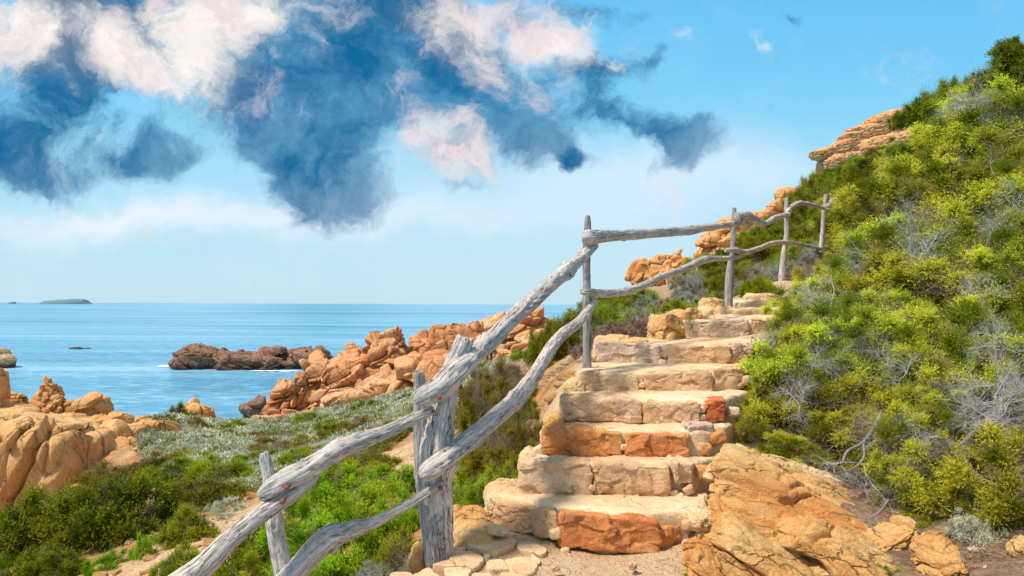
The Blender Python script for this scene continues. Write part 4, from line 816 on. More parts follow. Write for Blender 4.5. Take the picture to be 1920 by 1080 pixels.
# --- juniper slope on the right: foreground mass
JG = 'yellow green juniper clumps covering the slope right of the steps'
jun = [ # px, py centre, Y, width px, height px
 (1890,910,4.75,230,190,'big rounded bright juniper clump dotted with berries at the right edge above the dark soil'),
 (1720,860,5.25,170,160,'hanging juniper clump above the bare soil left of the big berried clump'),
 (1740,740,5.9,180,150,None),(1600,790,6.2,210,150,'juniper clump right over the exposed grey roots'),(1480,805,6.3,170,130,'dark leaning juniper clump overhanging the golden bedrock'),(1478,722,6.9,150,140,None),(1530,880,5.9,130,50,'low dark green sprig patch hanging over the golden bedrock'),
 (1560,700,6.9,200,150,None),(1660,660,6.8,200,150,None),(1800,640,6.6,220,170,None),(1900,700,6.0,160,150,None),(1780,770,5.6,130,90,None),
 (1492,622,8.2,120,100,'juniper clump touching the right end of the top step'),(1548,548,9.4,110,100,None),(1590,592,8.5,160,130,None),(1512,584,9.2,96,84,None),(1535,522,12,90,70,None),(1438,832,5.95,110,84,None),(1500,850,5.75,120,66,None),(1585,828,5.75,150,100,None),(1700,905,5.05,120,110,None),(1640,800,5.9,120,90,None),(1850,965,4.75,110,80,None),(1770,800,5.5,120,90,None),(1515,690,7.5,150,130,None),(1680,560,8.2,210,160,None),(1800,540,7.8,220,160,None),(1910,560,7.2,180,160,None),
 (1650,495,10.5,150,120,None),(1700,470,10.,200,150,None),(1830,430,9.5,220,170,None),(1920,440,8.8,180,170,None),(1632,425,12.,110,100,'juniper clump hiding the far end of the fence rails'),(1660,400,12.5,180,130,None),(1760,370,12,200,150,None),(1880,330,11.5,220,170,None),
 (1660,378,15,110,60,None),(1745,335,15.5,150,90,None),(1830,270,15,180,120,None),(1920,240,14,190,150,None),(1790,250,18,120,70,None),(1850,190,18,170,90,None),(1570,690,8,150,130,None),(1640,740,6.6,180,130,None),(1412,810,6.1,56,70,'juniper spray reaching left over the fourth step end'),(1432,765,6.6,60,70,None),
 (1640,372,17,80,50,None),(1690,340,19,110,50,None),(1580,505,13,70,60,None),(1920,800,5.4,130,130,'juniper clump above the bare twigs at the right edge'),(1830,690,6.2,140,110,None),(1660,600,7.6,160,120,None),(1740,660,7.2,150,120,None)]
for px,py,Y,w,h,lab in jun:
    c = P(px,py,Y); s = Y/F; r = K['jun'].rad; g = gz(c[0], c[1]); zb = c[2]-h*s*.5
    K['jun'].place((c[0],c[1]+.05,c[2]), (w*s/2/r[0], w*s/2/r[0]*.9, h*s/2/r[2]), tilt=(U(-.3,.3),U(-.3,.3)), label=lab or 'bushy yellow green juniper clump on the slope right of the steps', group=None if lab else JG)
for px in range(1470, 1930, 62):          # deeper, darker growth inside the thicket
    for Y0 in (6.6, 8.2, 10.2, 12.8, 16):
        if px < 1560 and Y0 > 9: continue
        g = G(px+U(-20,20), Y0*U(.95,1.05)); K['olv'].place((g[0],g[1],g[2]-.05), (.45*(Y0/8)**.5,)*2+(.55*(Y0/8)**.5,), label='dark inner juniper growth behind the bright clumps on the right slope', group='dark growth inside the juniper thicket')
for px,py,Y,s_,lab in [(1870,790,5.1,1.1,'pale tangle of dead twigs above the big berried clump at the right edge'),(1900,740,5.3,1.,'bare twig tangle at the right edge midway up the thicket'),(1820,800,5.1,.8,'bare twigs left of the right edge tangle'),(1620,870,5.4,1.1,'long exposed grey roots and twigs hanging over the soil below the junipers'),(1650,820,5.5,.8,'grey twig fan beside the exposed roots'),(1760,820,5.2,.7,'thin twigs between the two lowest juniper clumps'),
    (1430,650,7.3,.6,'white dead twig poking from juniper beside the top steps'),(1560,560,8.,1.,None),(1720,500,7.8,1.1,None),(1740,470,8.2,1.1,None),(1850,440,7.8,.9,None),(1580,655,6.9,.8,None),(1500,760,6.,.8,None),(1640,500,9,1.1,None),(1690,430,10,1.1,None),(1820,210,13,1.3,'silver dead branches on the upper slope below the dark tree'),(1800,190,13.5,1.2,'second bunch of silver dead branches on the upper slope'),(1830,560,6.6,.8,None),(1700,700,5.9,.7,None),(1900,380,8.6,.9,None),(1530,690,6.6,.7,None),(1880,650,5.6,.8,None)]:
    twigs(px,py,Y,s_,lab or 'bare grey branch showing through the junipers on the right slope')
# big fallen root pieces on the soil
def stick(label, pts, seed, mat='wood_dark', name='dead_branch'):
    pts = [[(a,b,w*.62,y) for a,b,w,y in q] for q in pts]
    mb = plog(pts[0], seed=seed, ns=14, step=.02, knots=0)
    c = P(*pts[0][0][:2], pts[0][0][3])
    for k, q in enumerate(pts[1:]):
        W = [[*P(a,b,y), w*y/F/2] for a,b,w,y in q]; log_geo(mb, W, seed=seed+k+1, ns=12, step=.02, knots=0)
    o = obj(name, mb.mesh(name, c), M[mat], None, c); return tag(o, label, 'branch')
stick('forked fallen stick lying on the dark soil beside the big slab', [[(1562,961,3,4.75),(1595,967,4,4.72),(1628,972,6,4.68),(1648,960,7,4.68),(1665,938,7,4.72)],[(1628,972,6,4.68),(1636,990,4,4.6),(1650,1000,3,4.55)]], 31)
stick('curved grey root arching out from under the junipers over the bedrock end', [[(1652,775,12,5.6),(1640,800,13,5.5),(1618,830,11,5.4),(1590,845,8,5.35),(1578,870,6,5.3)],[(1618,830,9,5.4),(1620,855,7,5.3),(1600,878,5,5.2),(1560,888,3,5.15)],[(1652,775,7,5.6),(1690,800,5,5.5),(1740,812,4,5.4)]], 35)
stick('thick bare grey limb reaching up to the right edge above the berried clump', [[(1800,835,9,5.2),(1835,800,9,5.3),(1870,770,8,5.4),(1905,755,7,5.5),(1935,740,6,5.5)],[(1835,800,6,5.3),(1830,770,4,5.2),(1850,740,3,5.2)]], 39)
# small things in the right foreground
bush('sil', 1815, 4.55, .34, .22, 'blue grey twiggy plant on the soil left below the big berried juniper clump')
bush('gry', 1600, 5.5, .4, .14, 'dry grey tussock under the exposed roots')
for px,Y,w,lab in [(1720,4.9,.3,'low dark leafy weeds on the soil behind the fallen stick'),(1690,5.1,.25,'small weed patch under the hanging juniper clump'),(1650,4.2,.22,'green weed patch at the photo bottom beside the orange bedrock end'),(1880,4.6,.2,'tiny weed under the big berried clump')]: bush('mid', px, Y, w, .08, lab, twigs=False)
bush('gry', 1385, 4.9, .09, .05, 'tiny dry tuft in the upper crack of the bedrock'); bush('gry', 1432, 4.72, .14, .05, 'dry tuft line in the crack above the long pale block')

# yellow flowers
def flowers(name, label, px, Y, w, h, n, seed):
    r = np.random.default_rng(seed); g = G(px,Y); root = empty(name, g, label, 'plant')
    V,T,A,c = foliage(seed, (w/2,w/2,h), 40, 8, 6, .035, .016, .007, up=.8); me = mk_mesh('leaves', V, T, False, A); obj('leaves', me, M['midgreen'], root)
    mb = MB()
    for _ in range(n):
        a = r.uniform(0,6.28); q = np.array([math.cos(a)*w*.45*r.uniform(.2,1), math.sin(a)*w*.45*r.uniform(.2,1), h*r.uniform(.8,1.25)])
        for k in range(6):
            b = k*math.pi/3+r.uniform(0,.4); d = np.array([math.cos(b),-.3,math.sin(b)])*.010; e = np.array([-math.sin(b),0,math.cos(b)])*.004; mb.add(np.stack([q,q+d*.6+e,q+d,q+d*.6-e]), [[0,1,2,3]])
    obj('flowers', mb.mesh('flowers', smooth=False), M['yellow'], root)
flowers('flowering_plant', 'small yellow flowered plant between the sandy path and the bedrock at the photo bottom', 1318, 4.38, .17, .10, 12, 77)
flowers('flowering_plant', 'low plant with few yellow flowers left of the first fence post at the bottom', 478, 5.2, .5, .3, 5, 78)

# --- tree on the skyline upper right
tr = empty('dark_tree', G(1895, 16)+np.array([0,0,.2]), 'small dark windblown tree on the skyline at the upper right corner', 'tree')
tb = P(1893,245,16); tr.location = tb
rr_ = np.random.default_rng(5); segs = []
for dd in ((-.25,0,1),(.15,.1,1),(-.7,0,.75),(.6,0,.9)): grow(rr_, np.zeros(3), np.array(dd)/np.linalg.norm(dd), 1.05, .045, 2, segs, .2, 2, .03)
V,Q = tubes(segs,6); obj('trunk', mk_mesh('trunk', V, Q), M['bark'], tr)
mb = MB()
for px,py,rx,rz in [(1888,140,.36,.34),(1862,185,.4,.26),(1915,170,.45,.4),(1895,205,.5,.26),(1882,108,.18,.24),(1935,130,.4,.35),(1895,92,.10,.15),(1850,165,.22,.16),(1920,105,.12,.16),(1930,215,.5,.3)]:
    V,T,A,c = foliage(int(px+py), (rx*1.3,rx*1.3,rz*1.25), 70, 30, 8, .14, .035, .012, full=True, spread=.8); mb.add(V+(P(px,py,16)-tb), T=T, A=A)
obj('crown', mb.mesh('crown', smooth=False), M['olive'], tr)

# --- hillside shrubs
def inpoly(x, y, poly):
    c = False; j = len(poly)-1
    for i in range(len(poly)):
        xi, yi = poly[i]; xj, yj = poly[j]
        if (yi > y) != (yj > y) and x < (xj-xi)*(y-yi)/(yj-yi)+xi: c = not c
        j = i
    return c
KEEP = [(1505,1745,[(1505,345),(1600,314),(1640,306),(1700,282),(1745,247)],38),(1425,1515,[(1425,432),(1515,398)],46),(1300,1425,[(1300,488),(1425,455)],47),(1185,1305,[(1185,565),(1305,535)],50)]
def hides(px, Y, ztop, w):
    for a,b,pl,Yr in KEEP:
        if Y < Yr and a-w*F/Y/2 < px < b+w*F/Y/2:
            if 570-(ztop-EYE)*F/Y < np.interp(px, [p[0] for p in pl], [p[1] for p in pl]): return True
    return False
def scatter(kinds, n, poly, size, hr, label, group, mind=.55, cat='shrub', avoid=None, tries=6000):
    pts = []; xs = [p[0] for p in poly]; ys = [math.log(p[1]) for p in poly]; lp = [(p[0], math.log(p[1])) for p in poly]; t = 0
    while len(pts) < n and t < tries:
        t += 1; px = U(min(xs),max(xs)); ly = U(min(ys),max(ys))
        if not inpoly(px, ly, lp): continue
        Y = math.exp(ly); x = (px-960)/F*Y
        if avoid is not None and avoid(x, Y, px): continue
        w = U(*size)
        if any(math.hypot(x-a, Y-b) < mind*(w+c)/2 for a,b,c in pts): continue
        if Y > 14:
            g0 = gz(x,Y)
            while w > .4 and hides(px, Y, g0+w*hr*1.6, w): w *= .8
            if w <= .4: continue
        pts.append((x,Y,w)); k = random.choice(kinds); r = K[k].rad; z = gz(x,Y)-.06*w
        K[k].place((x,Y,z), (w/2/r[0], w/2/r[1], w*hr*U(.75,1.2)/r[2]), label=label, group=group, cat=cat)
    print(label[:30], len(pts), t)
near_stairs = lambda x, Y, px: Y < 15 and float(pdist(np.array([x]),np.array([Y]),STAIR)[0]) < 1.0
# upper ridge
scatter(['olv','olv','mid','olv','rus','jun'], 170, [(1330,46),(1420,49),(1540,45),(1640,42),(1740,37),(1860,29),(1960,24),(1960,17),(1700,21),(1600,24),(1500,28),(1400,32),(1320,40)], (1.3,2.7), .40, 'dense evergreen shrub on the steep ridge above the far fence posts', 'shrubs on the steep ridge', .36, tries=9000)
scatter(['olv','mid','rus','olv'], 90, [(1180,46),(1330,46),(1400,32),(1500,27),(1560,21),(1480,17.5),(1400,16),(1300,16),(1200,20),(1120,26),(1090,36)], (1.0,2.2), .42, 'low evergreen shrub on the hillside behind the upper rails', 'shrubs on the hillside behind the upper rails', .45, avoid=near_stairs)
scatter(['gry','sil','mid'], 40, [(1140,13),(1230,12.5),(1330,14),(1330,18),(1240,20),(1150,17)], (.6,1.1), .45, 'grey green bushy plant on the slope between the first and second tall posts', 'grey green plants between the first and second tall posts', .45, avoid=near_stairs)
scatter(['gry','gry','mid','hea'], 30, [(1390,14.3),(1470,16.8),(1540,18.8),(1520,22),(1440,21),(1380,17)], (.6,1.1), .5, 'dry mixed scrub at the feet of the upper fence posts', 'dry scrub at the upper fence posts', .42, avoid=near_stairs)
scatter(['jun'], 6, [(1610,15.5),(1680,16),(1700,18),(1640,21),(1610,18)], (.9,1.4), .6, 'juniper shrub beside the far end of the fence', 'junipers at the far fence end', .45, avoid=lambda x,Y,px: px<1525)
for px,py,Y,w,h in [(1535,362,34,70,34),(1565,345,34,70,36),(1605,332,33,80,36),(1645,322,33,80,36),(1685,308,32,80,36),(1722,290,32,70,36),(1505,392,36,70,44),(1525,372,38,60,44),(1475,428,38,80,40),(1440,448,40,80,36),(1405,478,40,90,38),(1365,496,38,90,34),(1325,512,38,90,36),(1295,528,40,80,30),(1540,400,30,100,50),(1590,380,28,100,50),(1480,460,30,110,50),(1430,490,30,110,50)]:
    bpx(random.choice(['olv','olv','mid']), px,py,Y,w,h,'dark evergreen shrub growing along the foot of the orange ridge rocks',group='shrubs along the foot of the ridge rocks')
for px,py,Y,w,h in [(1700,222,37,60,26),(1745,205,36,80,44),(1790,185,34,80,44),(1830,165,32,70,40)]: bpx('olv', px,py,Y,w,h,'dark shrub on the skyline above the layered ridge slabs',group='shrubs above the ridge slabs')
# big dark bush left of first tall post and neighbours
def bdir(kind, px, py, Y, w, h, label, group=None):
    c = P(px, py, Y); r = K[kind].rad; q = Y/F; return K[kind].place(c, (w*q/2/r[0], w*q/2/r[1], h*q/r[2]), label=label, group=group)
for px,py,Y,w,h in [(1015,684,13.2,70,64),(1045,684,13,90,88),(1085,672,13.2,100,92),(1120,655,13.5,90,70),(1060,655,13.8,90,64)]: bdir('olv', px,py,Y,w,h,'part of the large dark shrub left of the first tall post','large dark shrub mass left of the first tall post')
for px,py,Y,w,h,k in [(930,882,8.8,120,84,'rus'),(990,884,8.2,100,80,'rus'),(900,805,9.2,90,80,'rus'),(955,800,9.,110,84,'rus'),(925,750,9.5,90,46,'rus'),(1005,835,8.2,60,56,'rus')]: bdir(k, px,py,Y,w,h,'rusty olive shrub between the upper and lower rails left of the steps','rusty olive shrubs between the rails')
bpx('low', 1163, 607, 13.5, 64, 42, 'vivid lime green shrub between the first and second tall posts')
bpx('mid', 1130, 600, 15, 80, 50, 'dark green shrub right behind the first tall post'); bpx('mid', 1210,590,16,90,50,'green shrub left of the lime green shrub crest on the hillside')
for px,py,Y,w,h in [(1150,640,9.8,90,34),(1205,630,10.3,100,46),(1255,600,12,80,34),(1110,655,8.8,60,36),(1090,668,8.4,50,30)]: bpx('hea', px,py,Y,w,h,'low brown purple heather on the bank left of the upper steps',group='heather left of the upper steps')
for px,py,Y,w,h in [(1235,600,12.6,110,44),(1290,580,13.2,90,44),(1300,560,15,90,50)]: bpx('gry', px,py,Y,w,h,'grey green twiggy shrub left of the second tall post',group='grey twiggy shrubs left of the second tall post')
bush('sil', 1195, 8.6, .18, .07, 'tiny grey tuft on the flat pale boulder left of the sixth step')
# tall rusty bush in the gap between rails
for px,py,Y,w,h,k in [(930,800,9.2,110,120,'rus'),(900,770,9.8,80,80,'rus'),(955,760,9.5,90,70,'rus'),(895,715,10.2,40,20,'rus'),(950,870,8.4,120,90,'rus'),(995,850,7.6,80,80,'rus'),(925,850,8.8,90,70,'olv'),(985,800,8.4,60,50,'olv'),(915,755,9.6,120,50,'rus'),(890,800,9.2,110,56,'rus'),(975,868,7.9,120,66,'rus'),(935,885,7.8,120,50,'olv'),(1008,880,7.3,80,60,'olv'),(960,720,10,80,40,'rus'),(985,760,9,70,50,'rus')]:
    bpx(k, px,py,Y,w,h,'rusty olive shrub between the upper and lower rails left of the steps',group='rusty olive shrubs between the rails')
bpx('gry', 890,830,9.,70,60,'grey twiggy bush at the left foot of the rusty olive shrubs'); bpx('sil',965,703,11,50,22,'silver plant behind the rusty shrubs right of the dark figure')
bpx('low', 895,960,6.3,110,70,'green leafy shrub just right of the thick double post'); bpx('low', 955,915,6.4,80,50,'green leafy plant left of the second step'); bpx('low', 870,930,6.8,90,60,'bright green plant showing between the double post and the lower rail')
bpx('low', 905,675,26,50,10,'thin green strip plant on the rocks behind the upper rail'); bpx('low', 972,672,20,40,18,'small lime green shrub left of the large dark shrub')
# --- green bush field between the two near posts
for px,py,Y,w,h in [(690,905,9.4,160,45),(640,930,8.6,170,60),(740,930,8.2,140,60),(590,960,7.6,150,70),(680,985,7.2,180,80),(770,990,6.8,120,80),(600,1040,6.4,170,90),(700,1060,6.2,180,100),(500,1050,6.4,150,90),(460,1085,6.0,130,60),(620,1110,5.7,180,80),(560,1000,7.,120,70),(760,1070,5.8,110,80),(540,1110,5.6,120,80)]:
    bpx('low' if random.random()<.8 else 'mid', px,py,Y,w,h,'fresh green shrub beneath the near rails left of the thick double post',group='fresh green shrubs beneath the near rails')
for px,py,Y,w,h in [(770,1070,5.35,110,50),(735,1085,5.3,110,40),(700,1090,5.2,80,30)]: bpx('gry', px,py,Y,w,h,'dry grey tangle at the foot of the green shrubs beside the thick double post',group='dry tangles beside the thick double post')
# --- left lower slope: named shrubs
for px,py,Y,w,h,k,lab in [(225,1003,13,190,118,'olv','rounded dark green juniper left centre below the grey green slope'),(330,905,17,140,40,'olv','flat dark juniper right behind the rounded one'),(150,1020,12,170,100,'olv','dark juniper overlapping the rounded one on its lower left'),(60,1038,11.5,200,112,'olv','large dark juniper at the left edge below the cliff'),(80,1085,10.5,130,62,'olv','lower dark juniper at the left edge'),(290,892,18,120,36,'rus','rusty olive shrub climbing along the cliff foot'),(200,915,17,130,40,'rus','olive shrub tight against the cliff foot'),
    (350,1015,9.3,90,62,'mid','compact green shrub left of the lower trail'),(345,1080,8.6,90,60,'mid','compact green shrub left of where the lowest rail leaves the photo'),(265,1045,9.3,44,50,'low','small upright bright green bush on the bare slope'),(200,1070,9.,70,36,'low','low bright green patch on the bare slope near the photo bottom'),(105,1085,9.6,90,50,'olv','small dark shrub at the photo bottom left'),(20,1060,9.6,50,40,'low','small green tuft at the bottom left corner'),(380,945,14.,150,60,'olv','dark shrub with silver twigs at the upper end of the bare patch'),(420,905,15,130,50,'mid','green shrub patch on the grey green slope near the first post'),(300,955,12.5,70,24,'gry','grey twig mass between the dark junipers and the bare slope'),(350,965,12,80,22,'gry','second grey twig mass beside the dark junipers'),
    (400,950,12.5,110,44,'olv','dark shrub just above the lower trail bend'),(355,885,18,50,26,'mid','small green cushion in the pale scrub'),(345,805,41,60,46,'olv','dark shrub on the left flank of the pale conical rock'),(370,812,40,50,30,'rus','olive scrub below the pale conical rock'),(690,855,15,160,34,'olv','dark green shrub patch above the near upper rail'),(740,830,17,120,40,'rus','rusty green shrub patch behind the near upper rail'),(640,880,13,140,50,'gry','grey twiggy shrub just above the green field'),(700,880,12,100,40,'olv','dark shrub below the near upper rail middle'),(585,795,40,70,22,'mid','green shrub at the foot of the headland columns'),(560,875,16,70,30,'mid','green cushion right above the first post'),(730,905,11.3,60,22,'hea','brown red heather cushion above the green field'),(790,895,11,50,18,'hea','brown red heather cushion near the thick double post'),(265,790,31,10,10,'low','tiny green tuft by the square boulder'),(740,770,28,40,12,'mid','small green tuft at the foot of the headland')]:
    bpx(k, px,py,Y,w,h,lab)
scatter(['mid','olv','rus'], 30, [(300,32),(450,40),(600,42),(760,34),(850,22),(800,15),(600,15),(420,17),(340,22)], (.7,1.9), .3, 'low green shrub patch in the pale grey green scrub slope above the cove', 'green patches in the pale scrub slope', .9)
scatter(['sil','gry','low'], 24, [(0,12),(430,12.5),(430,9),(0,9)], (.25,.6), .45, 'small scrubby plant on the bare slope at the lower left', 'scrubby plants on the lower left slope', .9)
# --- silver ground cover (uncountable)
def cover(name, label, poly, n, size, mat, seed, avoid=None):
    r = np.random.default_rng(seed); lp = np.array([(p[0], math.log(p[1])) for p in poly])
    N0 = n*5; px = r.uniform(lp[:,0].min(), lp[:,0].max(), N0); ly = r.uniform(lp[:,1].min(), lp[:,1].max(), N0); ins = np.zeros(N0, bool); j = len(lp)-1
    for i in range(len(lp)):
        xi, yi = lp[i]; xj, yj = lp[j]
        if yi != yj: ins ^= ((yi > ly) != (yj > ly)) & (px < (xj-xi)*(ly-yi)/(yj-yi)+xi)
        j = i
    px = px[ins][:n]; YY = np.exp(ly[ins][:n]); X = (px-960)/F*YY
    keep = np.ones(len(X), bool)
    if avoid is not None: keep &= pdist(X, YY, TRAIL) > .75
    Z0 = Hgt(X, YY, False); top = 570-(Z0+.45-EYE)*F/YY
    for a_,b_,pl,Yr in KEEP: keep &= ~((YY > 14) & (YY < Yr) & (px > a_-10) & (px < b_+10) & (top < np.interp(px, [p[0] for p in pl], [p[1] for p in pl])))
    X = X[keep]; YY = YY[keep]
    keep = fbm(np.stack([X*.5,YY*.5,X*0],1),3,seed) > -.28; X = X[keep]; YY = YY[keep]; Z = Hgt(X,YY,False); n = len(X)
    m = 130; s = r.uniform(*size,n)*np.clip(YY/16,.7,2.2); i = np.repeat(np.arange(n),m); N_ = len(i)
    d = r.normal(size=(N_,3)); d[:,2] = np.abs(d[:,2])*.9+.1; d /= np.linalg.norm(d,axis=1)[:,None]
    c = np.stack([X,YY,Z],1)[i] + d*(s[i]*r.uniform(.35,.8,N_))[:,None]*np.array([1,1,.62])
    nd = d+r.normal(size=(N_,3))*.45; nd /= np.linalg.norm(nd,axis=1)[:,None]; L = s[i]*r.uniform(.12,.30,N_); w = s[i]*.042
    sd = np.cross(nd, r.normal(size=(N_,3))); sd /= np.linalg.norm(sd,axis=1)[:,None]
    V = np.stack([c-sd*w[:,None], c+sd*w[:,None], c+nd*L[:,None]],1).reshape(-1,3); A = np.zeros((N_,3,3)); A[:,:,0] = r.uniform(0,1,n)[i][:,None]; A[:,:,1] = np.array([.1,.1,1.]); A[:,:,2] = r.uniform(0,1,N_)[:,None]
    o = obj(name, mk_mesh(name, V, np.arange(N_*3).reshape(-1,3), False, A.reshape(-1,3)), M[mat]); tag(o, label, 'ground cover', None, 'stuff')
notrail = lambda x, Y: float(pdist(np.array([x]),np.array([Y]),TRAIL)[0]) < .75
PS = [(250,36),(330,45),(470,46),(620,46),(760,40),(900,32),(960,24),(890,16),(800,15.2),(700,12.8),(560,12),(470,12.3),(380,15),(300,20),(260,28)]
cover('silver_scrub', 'pale silver green cushion scrub carpeting the slope between the trail and the cove', PS, 4600, (.13,.30), 'silver', 5, notrail)
cover('green_scrub', 'low olive green scrub mixed through the silver cushions above the cove', PS, 900, (.13,.34), 'mid2', 6, notrail)
cover('grey_scrub', 'dull grey twiggy scrub mixed through the silver cushions above the cove', PS, 1300, (.12,.30), 'greygreen', 8, notrail)
cover('hill_scrub', 'continuous low olive scrub between the shrubs of the hillside and ridge', [(1130,22),(1130,40),(1180,48),(1300,48),(1400,51),(1500,49),(1640,43),(1740,39),(1860,31),(1960,27),(1960,13),(1700,13),(1540,19.5),(1450,18),(1330,15.5),(1240,15)], 3000, (.16,.34), 'olive', 9)
cover('bank_scrub', 'sparse grey brown twigs on the banks around the rusty shrubs and heather', [(860,11),(960,12),(1080,12),(1200,14),(1230,11.5),(1130,9.2),(1080,8.6),(1000,9.6),(900,7.4),(860,7)], 500, (.05,.11), 'greygreen', 10)
cover('soil_litter', 'dry twigs and needle litter strewn over the dark soil at the lower right', [(1560,5.6),(1640,5.0),(1690,4.2),(1990,3.9),(1990,5.4),(1800,5.6)], 900, (.018,.035), 'heather', 12)

# ------------------------------------------------------------------ person far off
def person():
    Y = 38; b = P(917, 693, Y)
    jt = [(0,0,.92),(0,0,1.12),(0,0,1.34),(0,-.01,1.44),(0,-.02,1.54),(0,-.02,1.62),(-.17,0,1.36),(-.24,0,1.12),(-.20,-.10,.95),(.17,0,1.36),(.24,0,1.12),(.22,-.06,.90),(-.09,0,.88),(-.10,-.02,.48),(-.10,0,.08),(-.10,-.14,.04),(.09,0,.88),(.11,.02,.48),(.12,.05,.08),(.12,-.09,.04)]
    ed = [(0,1),(1,2),(2,3),(3,4),(4,5),(2,6),(6,7),(7,8),(2,9),(9,10),(10,11),(0,12),(12,13),(13,14),(14,15),(0,16),(16,17),(17,18),(18,19)]
    rd = [.15,.14,.16,.06,.09,.08,.07,.05,.035,.07,.05,.035,.10,.075,.05,.045,.10,.075,.05,.045]
    me = bpy.data.meshes.new('person'); me.from_pydata(jt, ed, []); o = obj('person', me, M['cloth'], None, b)
    md = o.modifiers.new('skin','SKIN')
    for i, s in enumerate(me.skin_vertices[0].data): s.radius = (rd[i], rd[i]*.8); s.use_root = (i == 0)
    o.modifiers.new('sub','SUBSURF').levels = 1
    tag(o, 'person in dark clothes standing on the rocks, mostly hidden behind the near upper rail', 'person')
    D,Qf = cubesphere(6); h = obj('hair', mk_mesh('hair', D*np.array([.095,.105,.10])+np.array([0,.01,1.64]), Qf), M['hair'], o)
M['cloth'] = plain_mat('dark_blue_cloth', (.012,.018,.03), (.02,.03,.05)); M['hair'] = plain_mat('dark_hair', (.02,.013,.01), (.03,.02,.015))
person()

# ------------------------------------------------------------------ sky & light
SUN_EL, SUN_AZ = math.radians(56), math.radians(-118)     # azimuth from +Y, clockwise
w = bpy.data.worlds.new('World'); scene.world = w; w.use_nodes = True; nt = w.node_tree; nt.nodes.clear(); s = N(nt)
tc = s.n('ShaderNodeTexCoord'); nrm = s.vmath('NORMALIZE', tc.outputs['Generated']); sx = s.n('ShaderNodeSeparateXYZ'); s.l(nrm, sx.inputs[0])
yy = s.math('MAXIMUM', s.math('ABSOLUTE', sx.outputs[1]), .22)
u0 = s.math('DIVIDE', sx.outputs[0], yy); v0 = s.math('DIVIDE', sx.outputs[2], yy)
cb = s.n('ShaderNodeCombineXYZ'); s.l(u0, cb.inputs[0]); s.l(v0, cb.inputs[1])
uv = cb.outputs[0]
def warp(vec, sc, amt, det=5):
    q = s.n('ShaderNodeVectorMath', operation='SCALE'); s.l(s.vmath('SUBTRACT', s.noise(vec, sc, det, .6, out=1), (.5,.5,.5)), q.inputs[0]); q.inputs['Scale'].default_value = amt
    return s.vmath('ADD', vec, q.outputs[0])
uw = warp(warp(uv, 4.5, .13), 18, .04, 8)
sw = s.n('ShaderNodeSeparateXYZ'); s.l(uw, sw.inputs[0]); U1, V1 = sw.outputs[0], sw.outputs[1]
def blobs(L):
    acc = None
    for px,py,rx,ry,a,*rt in L:
        cu, cv = (px-960)/F, (570-py)/F; th = math.radians(rt[0] if rt else 0); c_, s_ = math.cos(th), math.sin(th)
        du = s.math('SUBTRACT', U1, cu); dv = s.math('SUBTRACT', V1, cv)
        if th:
            e = s.math('ADD', s.math('MULTIPLY', du, c_), s.math('MULTIPLY', dv, s_)); f = s.math('SUBTRACT', s.math('MULTIPLY', dv, c_), s.math('MULTIPLY', du, s_))
        else: e, f = du, dv
        e = s.math('MULTIPLY', e, F/rx); f = s.math('MULTIPLY', f, F/ry)
        d = s.math('ADD', s.math('MULTIPLY', e, e), s.math('MULTIPLY', f, f))
        g = s.math('MULTIPLY', s.math('POWER', math.e, s.math('MULTIPLY', d, -1.)), a)
        acc = g if acc is None else s.math('ADD', acc, g)
    return acc
fA = s.noise(uw, 7, 12, .66, .15); fB = s.noise(s.vmath('ADD', uw, (7.3,2.1,0)), 9, 12, .68, .25)
# clear sky: physical sky blended with the photo's pale haze near the horizon
nk = s.n('ShaderNodeTexSky', sky_type='NISHITA'); nk.sun_disc = False; nk.sun_elevation = SUN_EL; nk.sun_rotation = SUN_AZ; nk.altitude = 0; nk.air_density = 1.; nk.dust_density = 1.5; nk.ozone_density = 3
nks = s.mix(1., nk.outputs[0], (.10,.10,.10), 'MULTIPLY')
grad = s.ramp(s.math('MULTIPLY', v0, 1.6, clamp=True), [(0, (.56,.78,.90)), (.15, (.46,.75,.89)), (.30, (.36,.72,.93)), (.46, (.20,.62,.92)), (.66, (.14,.55,.90)), (1, (.10,.42,.80))])
base = s.mix(.15, grad, nks)
hz = s.math('MULTIPLY', s.math('ADD', blobs([(230,405,330,34,1.),(760,400,420,42,.7),(1250,330,360,60,.8),(1500,500,500,60,.35)]), s.math('MULTIPLY', s.math('SUBTRACT', fA, .5), .5)), .75, clamp=True)
base = s.mix(hz, base, (.76,.83,.93))
Dk = blobs([(640,170,190,150,.95),(600,290,120,80,.75),(640,375,110,45,.72,8),(900,150,180,90,.75),(970,240,130,75,.85),(1110,110,75,50,.7),(1200,232,105,46,.95,-18),(1295,288,50,44,.95),(1080,302,40,22,.60),(1050,285,50,30,.5),(1222,325,26,20,.5),(1130,15,90,26,.55),
            (160,110,260,110,1.05),(240,15,190,50,.9),(700,5,300,40,.6),(50,265,110,75,.75),(265,290,85,52,.85),(120,320,120,30,.5),(880,345,60,16,.5),(640,60,120,70,.55),(1488,14,44,16,.6),(1215,100,28,14,.45,25),(1455,95,34,12,.5,-55),(1445,205,34,10,.35,-40),(1690,8,60,14,.4),(780,60,140,80,.6),(430,120,80,110,.55),(500,60,200,80,.5),(470,290,30,26,.4)])
dk = s.step(s.math('ADD', Dk, s.math('MULTIPLY', s.math('SUBTRACT', fA, .5), 2.3)), .30, .92)
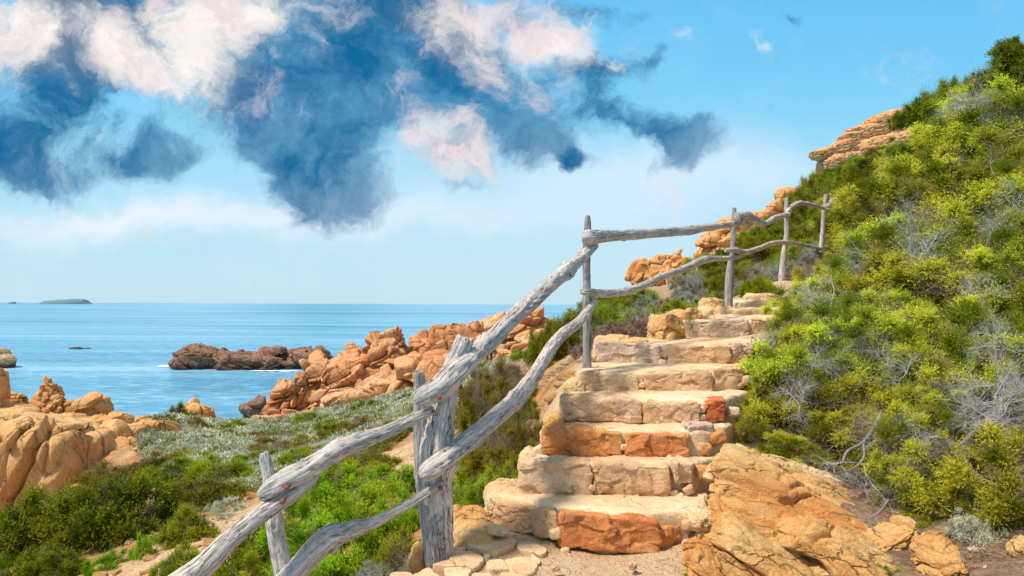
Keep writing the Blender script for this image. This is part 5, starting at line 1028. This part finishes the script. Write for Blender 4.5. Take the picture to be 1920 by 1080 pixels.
Wt = blobs([(50,50,170,100,1.25),(375,70,120,120,1.,-20),(350,170,70,50,.7),(235,120,50,80,.8,25),(480,20,90,45,.75),(870,25,140,55,.95),(860,110,100,55,.6,-25),(1035,70,85,55,1.15),(1150,110,30,26,.5),(820,270,78,66,.95),(880,300,60,40,.5),(620,30,60,40,.35),(1430,70,40,16,.6,-50),(1255,62,36,14,.45),(1430,188,44,12,.4,-40),(1850,14,50,18,.35)])
wt = s.step(s.math('ADD', Wt, s.math('MULTIPLY', s.math('SUBTRACT', fB, .5), 3.4)), .22, 1.25)
fC = s.noise(s.vmath('ADD', uw, (3.3,8.1,0)), 3.2, 6, .6)
nearw = s.step(s.math('ADD', Wt, s.math('SUBTRACT', fC, .5)), .20, .80)
dcol = s.mix(nearw, (.005,.13,.30), (.12,.19,.30)); dcol = s.mix(s.math('MULTIPLY', s.step(fB, .42, .68), .5), dcol, (.17,.33,.52))
dka = s.math('MULTIPLY', dk, s.math('ADD', .70, s.math('MULTIPLY', s.step(s.noise(s.vmath('ADD', uw, (1.7,5.5,0)), 5, 10, .62), .40, .58), .30)))
sky = s.mix(dka, base, dcol)
fD = s.noise(s.vmath('ADD', uw, (11.3,4.1,0)), 7, 10, .64)
wcol = s.mix(s.step(s.math('ADD', s.math('MULTIPLY', fC, .5), s.math('MULTIPLY', fD, .5)), .38, .53), (.34,.38,.48), (1.0,.94,.86))
wcol = s.mix(s.step(fB, .45, .62), wcol, (.80,.68,.70))
sky = s.mix(s.math('MULTIPLY', wt, .95), sky, wcol)
over = s.step(sx.outputs[2], .42, .75)  # unseen overcast added overhead, above the view, for soft neutral fill light
sky = s.mix(s.math('MULTIPLY', over, .75), sky, (.50,.48,.47))
bg = s.n('ShaderNodeBackground'); s.l(sky, bg.inputs[0]); bg.inputs[1].default_value = 1.0
wo = s.n('ShaderNodeOutputWorld'); s.l(bg.outputs[0], wo.inputs[0])
w.cycles.sampling_method = 'MANUAL'; w.cycles.sample_map_resolution = 256
sd = bpy.data.lights.new('sun', 'SUN'); so = bpy.data.objects.new('sun', sd); COL.objects.link(so)
sd.energy = 4.4; sd.angle = math.radians(9); sd.color = (1, .92, .80)
dirv = Vector((math.sin(SUN_AZ)*math.cos(SUN_EL), math.cos(SUN_AZ)*math.cos(SUN_EL), math.sin(SUN_EL)))
so.rotation_euler = dirv.to_track_quat('Z', 'Y').to_euler()
so.location = dirv*50

scene.render.engine = 'CYCLES'
scene.view_settings.view_transform = 'Standard'; scene.view_settings.look = 'None'; scene.view_settings.exposure = .16; scene.view_settings.gamma = 1
scene.cycles.max_bounces = 6; scene.cycles.diffuse_bounces = 3; scene.cycles.transparent_max_bounces = 4
print('done', len(bpy.data.objects))
